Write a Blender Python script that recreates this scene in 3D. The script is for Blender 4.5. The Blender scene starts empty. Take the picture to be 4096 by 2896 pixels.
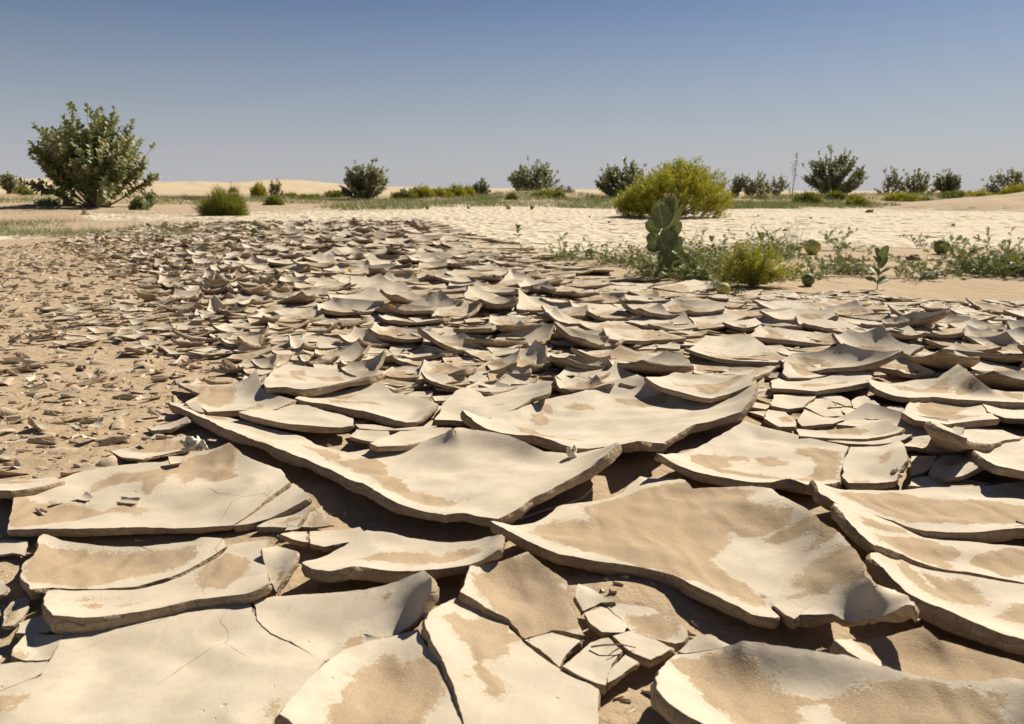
import bpy, math, random
import numpy as np
from mathutils import Vector, Matrix
from mathutils.geometry import delaunay_2d_cdt

# ------------------------------------------------------------------ scene, camera, light
SC = bpy.context.scene
COL = SC.collection
F = 3033.0                       # focal length in pixels of the 4096 px wide photograph
PITCH = math.atan((1448 - 763.5) / F)
CH = 0.5                         # eye height above the top of the mud plates (m)
SP, CP = math.sin(PITCH), math.cos(PITCH)

cd = bpy.data.cameras.new("camera"); cam = bpy.data.objects.new("camera", cd); COL.objects.link(cam)
cam.location = (0, 0, CH); cam.rotation_euler = (math.radians(90) - PITCH, 0, 0)
cd.sensor_width = 36; cd.lens = F / 4096 * 36
cd.clip_start = 0.02; cd.clip_end = 3000
cd.dof.use_dof = True; cd.dof.focus_distance = 1.5; cd.dof.aperture_fstop = 10
SC.camera = cam

SUN_AZ, SUN_EL = math.radians(43), math.radians(42)     # azimuth measured from the view direction to the right
w = bpy.data.worlds.new("World"); SC.world = w; w.use_nodes = True
nt = w.node_tree; bg = nt.nodes["Background"]
sky = nt.nodes.new("ShaderNodeTexSky"); sky.sky_type = 'NISHITA'; sky.sun_disc = False
sky.sun_elevation = SUN_EL; sky.sun_rotation = SUN_AZ
sky.air_density = 1.0; sky.dust_density = 0.5; sky.ozone_density = 3.5; sky.altitude = 200
# dusty air near the horizon: the sky greys out over the lowest degrees
geo = nt.nodes.new("ShaderNodeTexCoord"); sep = nt.nodes.new("ShaderNodeSeparateXYZ"); nt.links.new(geo.outputs['Generated'], sep.inputs[0])
mr = nt.nodes.new("ShaderNodeMapRange"); mr.inputs[1].default_value = 0.0; mr.inputs[2].default_value = 0.26; mr.inputs[3].default_value = 0.93; mr.inputs[4].default_value = 0.02; mr.interpolation_type = 'LINEAR'
nt.links.new(sep.outputs[2], mr.inputs[0])
hz = nt.nodes.new("ShaderNodeMix"); hz.data_type = 'RGBA'; nt.links.new(mr.outputs[0], hz.inputs[0]); nt.links.new(sky.outputs[0], hz.inputs[6]); hz.inputs[7].default_value = (6.7, 6.65, 7.15, 1)
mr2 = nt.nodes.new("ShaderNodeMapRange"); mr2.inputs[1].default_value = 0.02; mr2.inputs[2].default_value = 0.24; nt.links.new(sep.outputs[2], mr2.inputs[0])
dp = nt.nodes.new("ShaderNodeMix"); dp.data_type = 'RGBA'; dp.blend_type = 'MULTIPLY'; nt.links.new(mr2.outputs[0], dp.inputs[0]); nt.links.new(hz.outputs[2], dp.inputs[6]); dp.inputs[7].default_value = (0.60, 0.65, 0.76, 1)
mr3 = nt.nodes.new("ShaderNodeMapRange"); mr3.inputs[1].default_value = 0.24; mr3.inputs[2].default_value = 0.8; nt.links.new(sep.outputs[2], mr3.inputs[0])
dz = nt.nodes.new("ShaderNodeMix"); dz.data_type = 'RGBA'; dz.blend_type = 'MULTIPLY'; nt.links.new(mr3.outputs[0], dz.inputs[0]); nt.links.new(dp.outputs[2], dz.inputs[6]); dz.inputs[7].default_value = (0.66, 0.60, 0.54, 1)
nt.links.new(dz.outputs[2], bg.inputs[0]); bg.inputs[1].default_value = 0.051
ld = bpy.data.lights.new("sun", 'SUN'); sun = bpy.data.objects.new("sun", ld); COL.objects.link(sun)
ld.energy = 5.0; ld.angle = math.radians(0.5); ld.color = (1.0, 0.93, 0.81)
sun.rotation_euler = Vector((math.sin(SUN_AZ) * math.cos(SUN_EL), math.cos(SUN_AZ) * math.cos(SUN_EL), math.sin(SUN_EL))).to_track_quat('Z', 'Y').to_euler()
sun.location = (5, 5, 8)
SC.view_settings.view_transform = 'Standard'; SC.view_settings.look = 'None'
SC.view_settings.gamma = 1; SC.view_settings.exposure = 0.47

R = np.random.default_rng(7)
random.seed(7)
GZ = -0.012                      # level of the sand under the plates

# ------------------------------------------------------------------ maths helpers
def unproj(x, y, z=0.0):
    """photograph pixel (4096 wide) -> world x, y on the level z"""
    x = np.asarray(x, float); y = np.asarray(y, float)
    u = (x - 2048) / F; v = (y - 1448) / F
    dz = -(SP + v * CP); dy = CP - v * SP
    t = (np.asarray(z) - CH) / dz
    return u * t, dy * t

DS = 4096 / 2296.0
def D(x, y, z=GZ):
    a, b = unproj(x * DS, y * DS, z); return float(a), float(b)

def proj(X, Y, Z):
    """world -> pixel of the 2296 px wide view (numpy)"""
    dz = Z - CH
    depth = Y * CP - dz * SP
    dn = -Y * SP - dz * CP
    depth = np.maximum(depth, 1e-3)
    return (2048 + F * X / depth) / DS, (1448 + F * dn / depth) / DS

def xdist(xp, d):
    """world x of view column xp at distance d"""
    return (xp - 1148) * DS / F * d

def hsh(ix, iy, seed):
    n = (ix.astype(np.int64) * 374761393 + iy.astype(np.int64) * 668265263 + seed * 1442695041) & 0x7fffffff
    n = ((n ^ (n >> 13)) * 1274126177) & 0x7fffffff
    return ((n ^ (n >> 16)) & 0xffff) / 65535.0

def vn(x, y, seed=0):
    x = np.asarray(x, float); y = np.asarray(y, float)
    ix = np.floor(x); iy = np.floor(y); fx = x - ix; fy = y - iy
    fx = fx * fx * (3 - 2 * fx); fy = fy * fy * (3 - 2 * fy)
    a = hsh(ix, iy, seed); b = hsh(ix + 1, iy, seed); c = hsh(ix, iy + 1, seed); d = hsh(ix + 1, iy + 1, seed)
    return (a + (b - a) * fx) * (1 - fy) + (c + (d - c) * fx) * fy - 0.5

def fbm(x, y, seed=0, o=4):
    s = 0; a = 1.0
    for k in range(o):
        s = s + a * vn(x * 2 ** k + 17.3 * k, y * 2 ** k, seed + k); a *= 0.5
    return s

def inpoly(px, py, poly):
    poly = np.asarray(poly, float); px = np.asarray(px, float); py = np.asarray(py, float)
    r = np.zeros(px.shape, bool); n = len(poly); j = n - 1
    for i in range(n):
        xi, yi = poly[i][:2]; xj, yj = poly[j][:2]
        if yi != yj:
            c = ((yi > py) != (yj > py)) & (px < (xj - xi) * (py - yi) / (yj - yi) + xi)
            r ^= c
        j = i
    return r

def pdist(px, py, poly):
    poly = np.asarray(poly, float)
    px = np.asarray(px, float)[:, None]; py = np.asarray(py, float)[:, None]
    a = poly[:, :2]; b = np.roll(a, -1, 0); d = b - a
    L = (d ** 2).sum(1) + 1e-12
    t = np.clip(((px - a[:, 0]) * d[:, 0] + (py - a[:, 1]) * d[:, 1]) / L, 0, 1)
    q = (px - a[:, 0] - t * d[:, 0]) ** 2 + (py - a[:, 1] - t * d[:, 1]) ** 2
    return np.sqrt(q.min(1))

def sdf(px, py, poly):
    d = pdist(px, py, poly); return np.where(inpoly(px, py, poly), d, -d)

# ------------------------------------------------------------------ object helpers
def mesh_obj(name, v, f, mats, parent=None, mi=None, attrs=None, smooth=True, loc=None, rot=None):
    v = np.asarray(v, float); me = bpy.data.meshes.new(name)
    if isinstance(f, np.ndarray):
        k = f.shape[1]
        me.vertices.add(len(v)); me.vertices.foreach_set('co', v.ravel())
        me.loops.add(f.size); me.loops.foreach_set('vertex_index', f.ravel().astype(np.int32))
        me.polygons.add(len(f)); me.polygons.foreach_set('loop_start', np.arange(0, f.size, k, dtype=np.int32))
        me.update(calc_edges=True)
    else:
        me.from_pydata([tuple(p) for p in v], [], [tuple(int(i) for i in q) for q in f]); me.update()
    for m in (mats if isinstance(mats, (list, tuple)) else [mats]): me.materials.append(m)
    if mi is not None: me.polygons.foreach_set('material_index', np.asarray(mi, np.int32))
    me.polygons.foreach_set('use_smooth', np.full(len(me.polygons), smooth))
    for an, av in (attrs or {}).items():
        a = me.attributes.new(an, 'FLOAT', 'POINT'); a.data.foreach_set('value', np.asarray(av, np.float32))
    me.validate()
    o = bpy.data.objects.new(name, me); COL.objects.link(o)
    if parent: o.parent = parent
    if loc is not None: o.location = loc
    if rot is not None: o.rotation_euler = rot
    return o

def tag(o, label=None, cat=None, group=None, kind=None):
    if label: o['label'] = label
    if cat: o['category'] = cat
    if group: o['group'] = group
    if kind: o['kind'] = kind
    return o

def thing(name, label, cat, loc, group=None, rz=0):
    o = bpy.data.objects.new(name, None); COL.objects.link(o); o.location = loc; o.rotation_euler = (0, 0, rz)
    o.empty_display_size = 0.05
    return tag(o, label, cat, group)

# ------------------------------------------------------------------ materials
def mat(name, build, rough=0.9, spec=0.2):
    m = bpy.data.materials.new(name); m.use_nodes = True; t = m.node_tree
    b = t.nodes["Principled BSDF"]; b.inputs['Roughness'].default_value = rough
    b.inputs['Specular IOR Level'].default_value = spec
    build(t, b); return m

class NB:
    """small node-building helper"""
    def __init__(s, t): s.t = t
    def n(s, typ, **k):
        nd = s.t.nodes.new(typ)
        for a, b in k.items(): setattr(nd, a, b)
        return nd
    def l(s, a, b): s.t.links.new(a, b)
    def coord(s, scale=(1, 1, 1), world=False):
        if world: c = s.n('ShaderNodeNewGeometry').outputs['Position']
        else: c = s.n('ShaderNodeTexCoord').outputs['Object']
        if scale == (1, 1, 1): return c
        m = s.n('ShaderNodeMapping'); m.inputs['Scale'].default_value = scale; s.l(c, m.inputs[0]); return m.outputs[0]
    def noise(s, c, scale, det=4, rough=0.55, dist=0):
        q = s.n('ShaderNodeTexNoise'); s.l(c, q.inputs['Vector'])
        q.inputs['Scale'].default_value = scale; q.inputs['Detail'].default_value = det
        q.inputs['Roughness'].default_value = rough; q.inputs['Distortion'].default_value = dist
        return q.outputs[0]
    def math(s, op, a, b=None, c=None, clamp=False):
        q = s.n('ShaderNodeMath', operation=op); q.use_clamp = clamp
        for i, x in enumerate((a, b, c)):
            if x is None: continue
            if isinstance(x, (int, float)): q.inputs[i].default_value = x
            else: s.l(x, q.inputs[i])
        return q.outputs[0]
    def ramp(s, f, a, b, lo=0.0, hi=1.0):
        q = s.n('ShaderNodeMapRange', interpolation_type='SMOOTHSTEP')
        s.l(f, q.inputs[0]); q.inputs[1].default_value = a; q.inputs[2].default_value = b
        q.inputs[3].default_value = lo; q.inputs[4].default_value = hi
        return q.outputs[0]
    def mix(s, f, a, b, mode='MIX'):
        q = s.n('ShaderNodeMix', data_type='RGBA', blend_type=mode)
        if isinstance(f, (int, float)): q.inputs[0].default_value = f
        else: s.l(f, q.inputs[0])
        for i, x in ((6, a), (7, b)):
            if isinstance(x, tuple): q.inputs[i].default_value = x + (1,) if len(x) == 3 else x
            else: s.l(x, q.inputs[i])
        return q.outputs[2]
    def attr(s, name):
        q = s.n('ShaderNodeAttribute', attribute_name=name); return q.outputs['Fac']
    def rnd(s): return s.n('ShaderNodeObjectInfo').outputs['Random']
    def bump(s, h, strength, dist, bsdf, prev=None):
        q = s.n('ShaderNodeBump'); q.inputs['Strength'].default_value = strength; q.inputs['Distance'].default_value = dist
        s.l(h, q.inputs['Height'])
        if prev is not None: s.l(prev, q.inputs['Normal'])
        if bsdf is not None: s.l(q.outputs[0], bsdf.inputs['Normal'])
        return q.outputs[0]

MUD_A = (0.610, 0.522, 0.395); MUD_B = (0.515, 0.435, 0.325)
SAND_A = (0.350, 0.252, 0.152); SAND_B = (0.470, 0.350, 0.222)

def sand_nodes(n, c):
    g1 = n.noise(c, 420, 2, 0.7); g2 = n.noise(c, 950, 1, 0.6); lo = n.noise(c, 9, 4, 0.6)
    g = n.math('ADD', n.math('MULTIPLY', g1, 0.55), n.math('MULTIPLY', g2, 0.45))
    col = n.mix(n.ramp(g, 0.36, 0.64), SAND_A, SAND_B)
    col = n.mix(n.ramp(lo, 0.3, 0.7, 0.0, 0.35), col, (0.50, 0.385, 0.255))
    return col, g, lo

def b_top(t, b, MUD_A=MUD_A, MUD_B=MUD_B, flat=(0.565, 0.468, 0.340)):
    n = NB(t); c = n.coord(world=True)
    s = n.attr('sand')
    edge = n.math('ADD', n.math('MULTIPLY', n.math('SUBTRACT', n.noise(c, 55, 5, 0.62), 0.5), 0.034),
                  n.math('MULTIPLY', n.math('SUBTRACT', n.noise(c, 14, 2, 0.5), 0.5), 0.02))
    spk_a = n.ramp(n.noise(c, 11, 2, 0.5), 0.42, 0.62, 0.002, 0.045)
    edge0 = edge
    edge = n.math('ADD', edge, n.math('MULTIPLY', n.math('SUBTRACT', n.noise(c, 300, 3, 0.7), 0.5), spk_a))
    m = n.ramp(n.math('ADD', s, edge), -0.0010, 0.0010)
    scol, g, lo = sand_nodes(n, c)
    # a dusting of sand beyond the edges of the patches
    dust = n.math('MULTIPLY', n.ramp(n.math('ADD', s, edge), -0.016, 0.0), n.ramp(n.noise(c, 260, 3, 0.75), 0.50, 0.62))
    mott = n.noise(c, 16, 5, 0.6)
    mcol = n.mix(n.ramp(mott, 0.32, 0.68), MUD_A, MUD_B)
    mcol = n.mix(n.ramp(n.noise(c, 2.6, 2, 0.5), 0.4, 0.65, 0, 0.5), mcol, flat)
    spk = n.ramp(n.noise(c, 130, 2, 0.5), 0.70, 0.76)
    mcol = n.mix(n.math('MULTIPLY', spk, 0.5), mcol, (0.34, 0.25, 0.16))
    mcol = n.mix(n.math('MULTIPLY', dust, 0.6), mcol, scol)
    wp = n.n('ShaderNodeVectorMath', operation='MULTIPLY_ADD'); nz = n.n('ShaderNodeTexNoise'); n.l(c, nz.inputs[0]); nz.inputs['Scale'].default_value = 14
    n.l(nz.outputs[1], wp.inputs[0]); wp.inputs[1].default_value = (0.05, 0.05, 0); n.l(c, wp.inputs[2])
    vo = n.n('ShaderNodeTexVoronoi', feature='DISTANCE_TO_EDGE'); vo.inputs['Scale'].default_value = 6.5; n.l(wp.outputs[0], vo.inputs[0])
    crk = n.math('MULTIPLY', n.ramp(vo.outputs['Distance'], 0.0012, 0.0042, 1, 0), n.ramp(n.noise(c, 3.2, 3, 0.6), 0.53, 0.60))
    crk = n.math('MULTIPLY', crk, n.math('SUBTRACT', 1.0, m))
    mcol = n.mix(n.math('MULTIPLY', crk, 0.8), mcol, (0.20, 0.15, 0.10))
    # faint old tide lines left by drying water
    tide = n.ramp(n.math('ABSOLUTE', n.math('SUBTRACT', n.noise(c, 5.5, 3, 0.5), 0.5)), 0.0, 0.02, 0.35, 0.0)
    mcol = n.mix(tide, mcol, (0.63, 0.54, 0.405))
    n.l(n.mix(m, mcol, scol), b.inputs['Base Color'])
    n.l(n.ramp(m, 0, 1, 0.78, 0.97), b.inputs['Roughness'])
    micro = n.noise(n.coord((1, 1, 1), True), 90, 5, 0.7)
    pit = n.ramp(n.noise(c, 85, 1, 0.4), 0.76, 0.84)
    mh = n.math('SUBTRACT', n.math('MULTIPLY', micro, 0.0006), n.math('MULTIPLY', pit, 0.0010))
    sh = n.math('ADD', n.math('MULTIPLY', g, 0.0011), n.math('MULTIPLY', n.noise(c, 40, 2, 0.5), 0.0010))
    rip = n.n('ShaderNodeTexWave'); rip.inputs['Scale'].default_value = 7; rip.inputs['Distortion'].default_value = 9
    rip.inputs['Detail'].default_value = 3; rip.inputs['Detail Scale'].default_value = 1.2; n.l(c, rip.inputs[0])
    sh = n.math('ADD', sh, n.math('MULTIPLY', rip.outputs['Fac'], 0.0012))
    sh = n.math('SUBTRACT', sh, 0.0009)
    mx = n.n('ShaderNodeMix', data_type='FLOAT'); n.l(n.ramp(n.math('ADD', s, edge0), -0.008, 0.010), mx.inputs[0]); n.l(mh, mx.inputs[2]); n.l(sh, mx.inputs[3])
    n.bump(mx.outputs[0], 1.0, 1.0, b)
M_TOP = mat('mud_top', b_top)
M_CRUST = mat('pale_mud', lambda t, b: b_top(t, b, (0.665, 0.565, 0.42), (0.60, 0.505, 0.372), (0.64, 0.545, 0.405)))

def b_side(t, b):
    n = NB(t); c = n.coord(world=True)
    lay = n.noise(n.coord((14, 14, 120), True), 1.0, 4, 0.6, 0.4)
    fine = n.noise(c, 210, 4, 0.7); med = n.noise(c, 48, 4, 0.6)
    col = n.mix(n.ramp(lay, 0.35, 0.65), (0.455, 0.345, 0.225), (0.325, 0.238, 0.150))
    col = n.mix(n.ramp(med, 0.42, 0.66, 0, 0.5), col, (0.43, 0.345, 0.245))
    col = n.mix(n.ramp(fine, 0.56, 0.72, 0, 0.5), col, (0.19, 0.14, 0.10))
    n.l(col, b.inputs['Base Color'])
    vo = n.n('ShaderNodeTexVoronoi', feature='DISTANCE_TO_EDGE'); vo.inputs['Scale'].default_value = 42; n.l(c, vo.inputs[0])
    cr = n.ramp(vo.outputs['Distance'], 0.0, 0.05)
    h = n.math('ADD', n.math('MULTIPLY', lay, 0.0032), n.math('MULTIPLY', fine, 0.0028))
    h = n.math('ADD', h, n.math('MULTIPLY', med, 0.008)); h = n.math('ADD', h, n.math('MULTIPLY', cr, 0.0012))
    n.bump(h, 1.0, 1.0, b)
M_SIDE = mat('mud_side', b_side, 0.95, 0.1)

def b_ground(t, b):
    n = NB(t); c = n.coord(world=True)
    col, g, lo = sand_nodes(n, c)
    big = n.noise(c, 0.9, 4, 0.6)
    col = n.mix(n.ramp(big, 0.35, 0.65, 0, 0.55), col, (0.50, 0.385, 0.255))
    pale = n.attr('pale'); pe = n.math('ADD', pale, n.math('MULTIPLY', n.math('SUBTRACT', n.noise(c, 1.7, 6, 0.72), 0.5), 1.5))
    pm = n.ramp(pe, 0.36, 0.64)
    pc = n.mix(n.ramp(n.noise(c, 6, 5, 0.7), 0.35, 0.65), (0.665, 0.565, 0.42), (0.60, 0.50, 0.36))
    col = n.mix(pm, col, pc)
    deb = n.math('MULTIPLY', n.ramp(n.noise(n.coord((1.0, 2.2, 1), True), 3.1, 6, 0.75), 0.60, 0.72), n.attr('litter'))
    col = n.mix(n.math('MULTIPLY', deb, 0.7), col, (0.20, 0.135, 0.08))
    n.l(n.mix(n.attr('dune'), col, (0.560, 0.435, 0.285)), b.inputs['Base Color'])
    rip = n.n('ShaderNodeTexWave'); rip.inputs['Scale'].default_value = 5.5; rip.inputs['Distortion'].default_value = 8
    rip.inputs['Detail'].default_value = 3; rip.inputs['Detail Scale'].default_value = 1.1; n.l(c, rip.inputs[0])
    h = n.math('ADD', n.math('MULTIPLY', g, 0.0012), n.math('MULTIPLY', n.noise(c, 34, 4, 0.6), 0.006))
    h = n.math('ADD', h, n.math('MULTIPLY', rip.outputs['Fac'], 0.0013))
    vo = n.n('ShaderNodeTexVoronoi'); vo.inputs['Scale'].default_value = 7; vo.feature = 'F1'; n.l(n.coord((1, 1, 1), True), vo.inputs[0])
    h2 = n.math('MULTIPLY', n.math('MULTIPLY', vo.outputs['Distance'], 0.075), pm)
    h = n.math('ADD', h, h2); h = n.math('ADD', h, n.math('MULTIPLY', n.noise(c, 4, 4, 0.6), 0.02))
    n.bump(h, 1.0, 1.0, b)
M_GROUND = mat('sand', b_ground, 0.96, 0.12)

def leafmat(name, a, bcol, back=None, dry=None, rough=0.55, trans=0.25):
    def bld(t, b):
        n = NB(t); tone = n.attr('tone'); c = n.coord()
        col = n.mix(tone, a, bcol)
        col = n.mix(n.ramp(n.noise(c, 22, 3, 0.6), 0.35, 0.7, 0, 0.35), col, tuple(x * 0.7 for x in a))
        if dry: col = n.mix(n.ramp(tone, 0.93, 0.97), col, dry)
        n.l(col, b.inputs['Base Color'])
        tr = n.n('ShaderNodeBsdfTranslucent'); n.l(n.mix(0.5, col, (0.30, 0.36, 0.05)), tr.inputs[0])
        ms = n.n('ShaderNodeMixShader'); ms.inputs[0].default_value = trans
        n.l(b.outputs[0], ms.inputs[1]); n.l(tr.outputs[0], ms.inputs[2]); n.l(ms.outputs[0], t.nodes['Material Output'].inputs[0])
    return mat(name, bld, rough, 0.35)
M_LEAF = leafmat('broad_leaf', (0.125, 0.155, 0.055), (0.430, 0.440, 0.215), dry=(0.62, 0.36, 0.06), trans=0.15)
M_LEAF_FAR = leafmat('broad_leaf_far', (0.160, 0.175, 0.080), (0.440, 0.430, 0.225), dry=(0.5, 0.34, 0.1), trans=0.12)
M_BROOM = leafmat('broom_twig', (0.165, 0.185, 0.022), (0.380, 0.375, 0.055), trans=0.2)
M_YEL = leafmat('yellow_twig', (0.300, 0.290, 0.022), (0.640, 0.570, 0.060), trans=0.25)
M_GRASS = leafmat('grass_blade', (0.115, 0.150, 0.055), (0.280, 0.300, 0.130), dry=(0.5, 0.42, 0.25), trans=0.2)
M_VINE = leafmat('vine_leaf', (0.150, 0.190, 0.045), (0.400, 0.425, 0.135), dry=(0.30, 0.19, 0.10), trans=0.15)
M_DRY = leafmat('dry_leaf', (0.22, 0.14, 0.08), (0.42, 0.29, 0.16), trans=0.1)
def plain(name, a, b2, sc=20, rough=0.9, bump=0.002):
    def bld(t, b):
        n = NB(t); c = n.coord(); f = n.noise(c, sc, 4, 0.6)
        n.l(n.mix(n.ramp(f, 0.35, 0.65), a, b2), b.inputs['Base Color']); n.bump(f, 1, bump, b)
    return mat(name, bld, rough, 0.2)
M_FLAKE = plain('flake_underside', (0.54, 0.42, 0.285), (0.44, 0.335, 0.22), 6, 0.9, 0.001)
M_BARK = plain('bark', (0.21, 0.135, 0.08), (0.36, 0.25, 0.155), 30)
M_STEM = plain('pale_stem', (0.30, 0.32, 0.17), (0.40, 0.40, 0.24), 40)
M_TWIG = plain('dead_twig', (0.20, 0.13, 0.08), (0.34, 0.25, 0.17), 40)
M_HUSK = plain('white_husk', (0.66, 0.58, 0.42), (0.80, 0.74, 0.60), 60, 0.7)
M_STONE = plain('dark_stone', (0.07, 0.05, 0.035), (0.16, 0.11, 0.07), 60)
M_CLOD = plain('brown_clod', (0.25, 0.15, 0.09), (0.40, 0.27, 0.17), 25, bump=0.01)
M_ORANGE = plain('orange_leaf', (0.62, 0.30, 0.06), (0.70, 0.44, 0.12), 60, 0.6)

def melonmat(name, a, bcol, c2):
    def bld(t, b):
        n = NB(t); tc = n.n('ShaderNodeTexCoord').outputs['Object']
        sp = n.n('ShaderNodeSeparateXYZ'); n.l(tc, sp.inputs[0])
        ang = n.math('ARCTAN2', sp.outputs[1], sp.outputs[0])
        wob = n.math('MULTIPLY', n.math('SUBTRACT', n.noise(tc, 70, 3, 0.6), 0.5), 1.3)
        st = n.math('SINE', n.math('ADD', n.math('MULTIPLY', ang, 10), n.math('MULTIPLY', wob, 3)))
        m = n.ramp(st, -0.2, 0.35)
        col = n.mix(m, a, bcol)
        col = n.mix(n.ramp(n.noise(tc, 240, 3, 0.6), 0.5, 0.62, 0, 0.6), col, c2)
        n.l(col, b.inputs['Base Color'])
    return mat(name, bld, 0.6, 0.25)
M_MELG = melonmat('green_melon', (0.085, 0.105, 0.035), (0.230, 0.250, 0.085), (0.120, 0.145, 0.050))
M_MELY = melonmat('yellow_melon', (0.33, 0.34, 0.09), (0.62, 0.54, 0.18), (0.50, 0.46, 0.14))

# ------------------------------------------------------------------ terrain
ZONE_CRUST = [(330, 494), (620, 478), (1000, 458), (1350, 455), (1720, 462), (2296, 470), (2700, 474), (2700, 565), (2050, 552), (1560, 548), (1250, 575), (1030, 525), (950, 497), (560, 500)]
def ground_z(X, Y):
    r = np.sqrt(X * X + Y * Y)
    t = np.clip((r - 14) / 30, 0, 1); t = t * t * (3 - 2 * t)
    z = GZ + t * 0.30 * (Y > 0)
    z = z + (fbm(X * 2.2, Y * 2.2, 3) * 0.012) + fbm(X * 0.35, Y * 0.35, 9, 3) * np.clip((r - 10) / 30, 0, 1) * 0.28
    z = z - 0.003
    def hump(cx, cy, sx, sy, h, rot=0.0):
        a, b = X - cx, Y - cy; ca, sa = math.cos(rot), math.sin(rot)
        u = (a * ca + b * sa) / sx; v = (-a * sa + b * ca) / sy
        return h * np.exp(-(u * u + v * v))
    for ux, uy, sx, sy, h in ((2700, 1030, .09, .05, .012), (2710, 1560, .06, .06, .008), (2440, 600, .05, .04, .006), (1420, 610, .09, .06, .013), (1290, 800, .10, .03, .010), (450, 800, .2, .02, .008), (1800, 1000, .04, .02, .0)):
        hx, hy = unproj(0.9217 * ux, 1400 + 0.9217 * uy, -0.01); z = z + hump(float(hx), float(hy), sx, sy, h)
    wob = 1 + 0.5 * fbm(X * 0.8, Y * 0.8, 21, 3)
    z = z + hump(-8.6, 10.0, 1.9, 0.8, 0.14, 0.1) * wob                       # low bank at the left edge
    z = z + hump(xdist(2260, 19), 19, 3.3, 1.6, 0.30, 0.25) * wob             # sandy rise at the right edge
    z = z + hump(xdist(2330, 23), 24, 2.2, 1.6, 0.34) * wob
    z = z + hump(xdist(1210, 25), 25, 1.1, 0.6, 0.20) * wob                   # small heaps under the far bushes
    z = z + hump(xdist(1195, 31), 31, 2.0, 0.9, 0.25) * wob
    z = z + hump(xdist(1700, 26), 27, 4.5, 1.0, 0.12) * wob
    z = z + hump(xdist(90, 27), 27, 6.5, 1.2, 0.18) * wob
    # long dune on the left
    z = z + hump(-75, 95, 62, 26, 1.75, 0.05) * (1 + 0.10 * fbm(X * 0.07, Y * 0.12, 5, 3))
    z = z + hump(-70, 150, 34, 22, 1.2)
    z = z + hump(-36, 128, 12, 15, 1.5)
    z = z + hump(-22, 60, 14, 7, 0.14)
    far = np.clip((r - 250) / 400, 0, 1)
    return z * (1 - far) + far * 0.2
def gz(x, y): return float(ground_z(np.array([float(x)]), np.array([float(y)]))[0])

def make_ground():
    o0 = -2.5
    rr = np.concatenate([np.geomspace(0.6, 3.0, 60, endpoint=False), np.geomspace(3.0, 16, 210, endpoint=False),
                         np.geomspace(16, 160, 170, endpoint=False), np.geomspace(160, 2500, 26)])
    aa = np.concatenate([np.linspace(-180, -48, 24, endpoint=False), np.linspace(-48, 48, 420, endpoint=False), np.linspace(48, 180, 24, endpoint=False)])
    A, RR = np.meshgrid(np.radians(aa), rr)
    X = np.sin(A) * RR; Y = np.cos(A) * RR + o0
    Z = ground_z(X, Y)
    nr, na = X.shape
    v = np.stack([X, Y, Z], -1).reshape(-1, 3)
    i = np.arange(nr - 1)[:, None] * na; j = np.arange(na)[None, :]; j2 = (j + 1) % na
    f = np.stack([i + j, i + na + j, i + na + j2, i + j2], -1).reshape(-1, 4)
    cidx = len(v); v = np.vstack([v, [0, o0, GZ]])
    px, py = proj(v[:, 0], v[:, 1], v[:, 2])
    front = v[:, 1] > 0.3
    pale = np.where(front, 0.5 + sdf(px, py, ZONE_CRUST) / 45.0, 0)
    pale = np.maximum(pale, np.where(front & (px < 330) & (px > -300), 0.5 + sdf(px, py, [(-300, 520), (60, 512), (180, 518), (110, 532), (-20, 540), (-300, 560)]) / 25.0, 0))
    pale = np.maximum(pale, np.where(front, 0.45 + sdf(px, py, [(180, 474), (420, 480), (760, 464), (980, 455), (900, 470), (700, 492), (420, 498), (200, 497)]) / 40, 0))
    pale = np.clip(pale, 0, 1)
    rad = np.hypot(v[:, 0], v[:, 1])
    litter = np.clip((rad - 16) / 8, 0, 1) * np.clip((60 - rad) / 20, 0, 1)
    dune = np.clip((rad - 38) / 12, 0, 1)
    tri = np.stack([np.full(na, cidx), (np.arange(na)), (np.arange(na) + 1) % na, np.full(na, cidx)], -1)
    o = mesh_obj('ground', v, f, M_GROUND, attrs={'pale': pale, 'litter': litter, 'dune': dune})
    tag(o, kind='structure')
make_ground()

# ------------------------------------------------------------------ mud plates
def normals(v, t):
    n = np.zeros_like(v); a, b, c = v[t[:, 0]], v[t[:, 1]], v[t[:, 2]]
    fn = np.cross(b - a, c - a)
    for k in range(3): np.add.at(n, t[:, k], fn)
    return n / (np.linalg.norm(n, axis=1)[:, None] + 1e-12)

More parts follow.
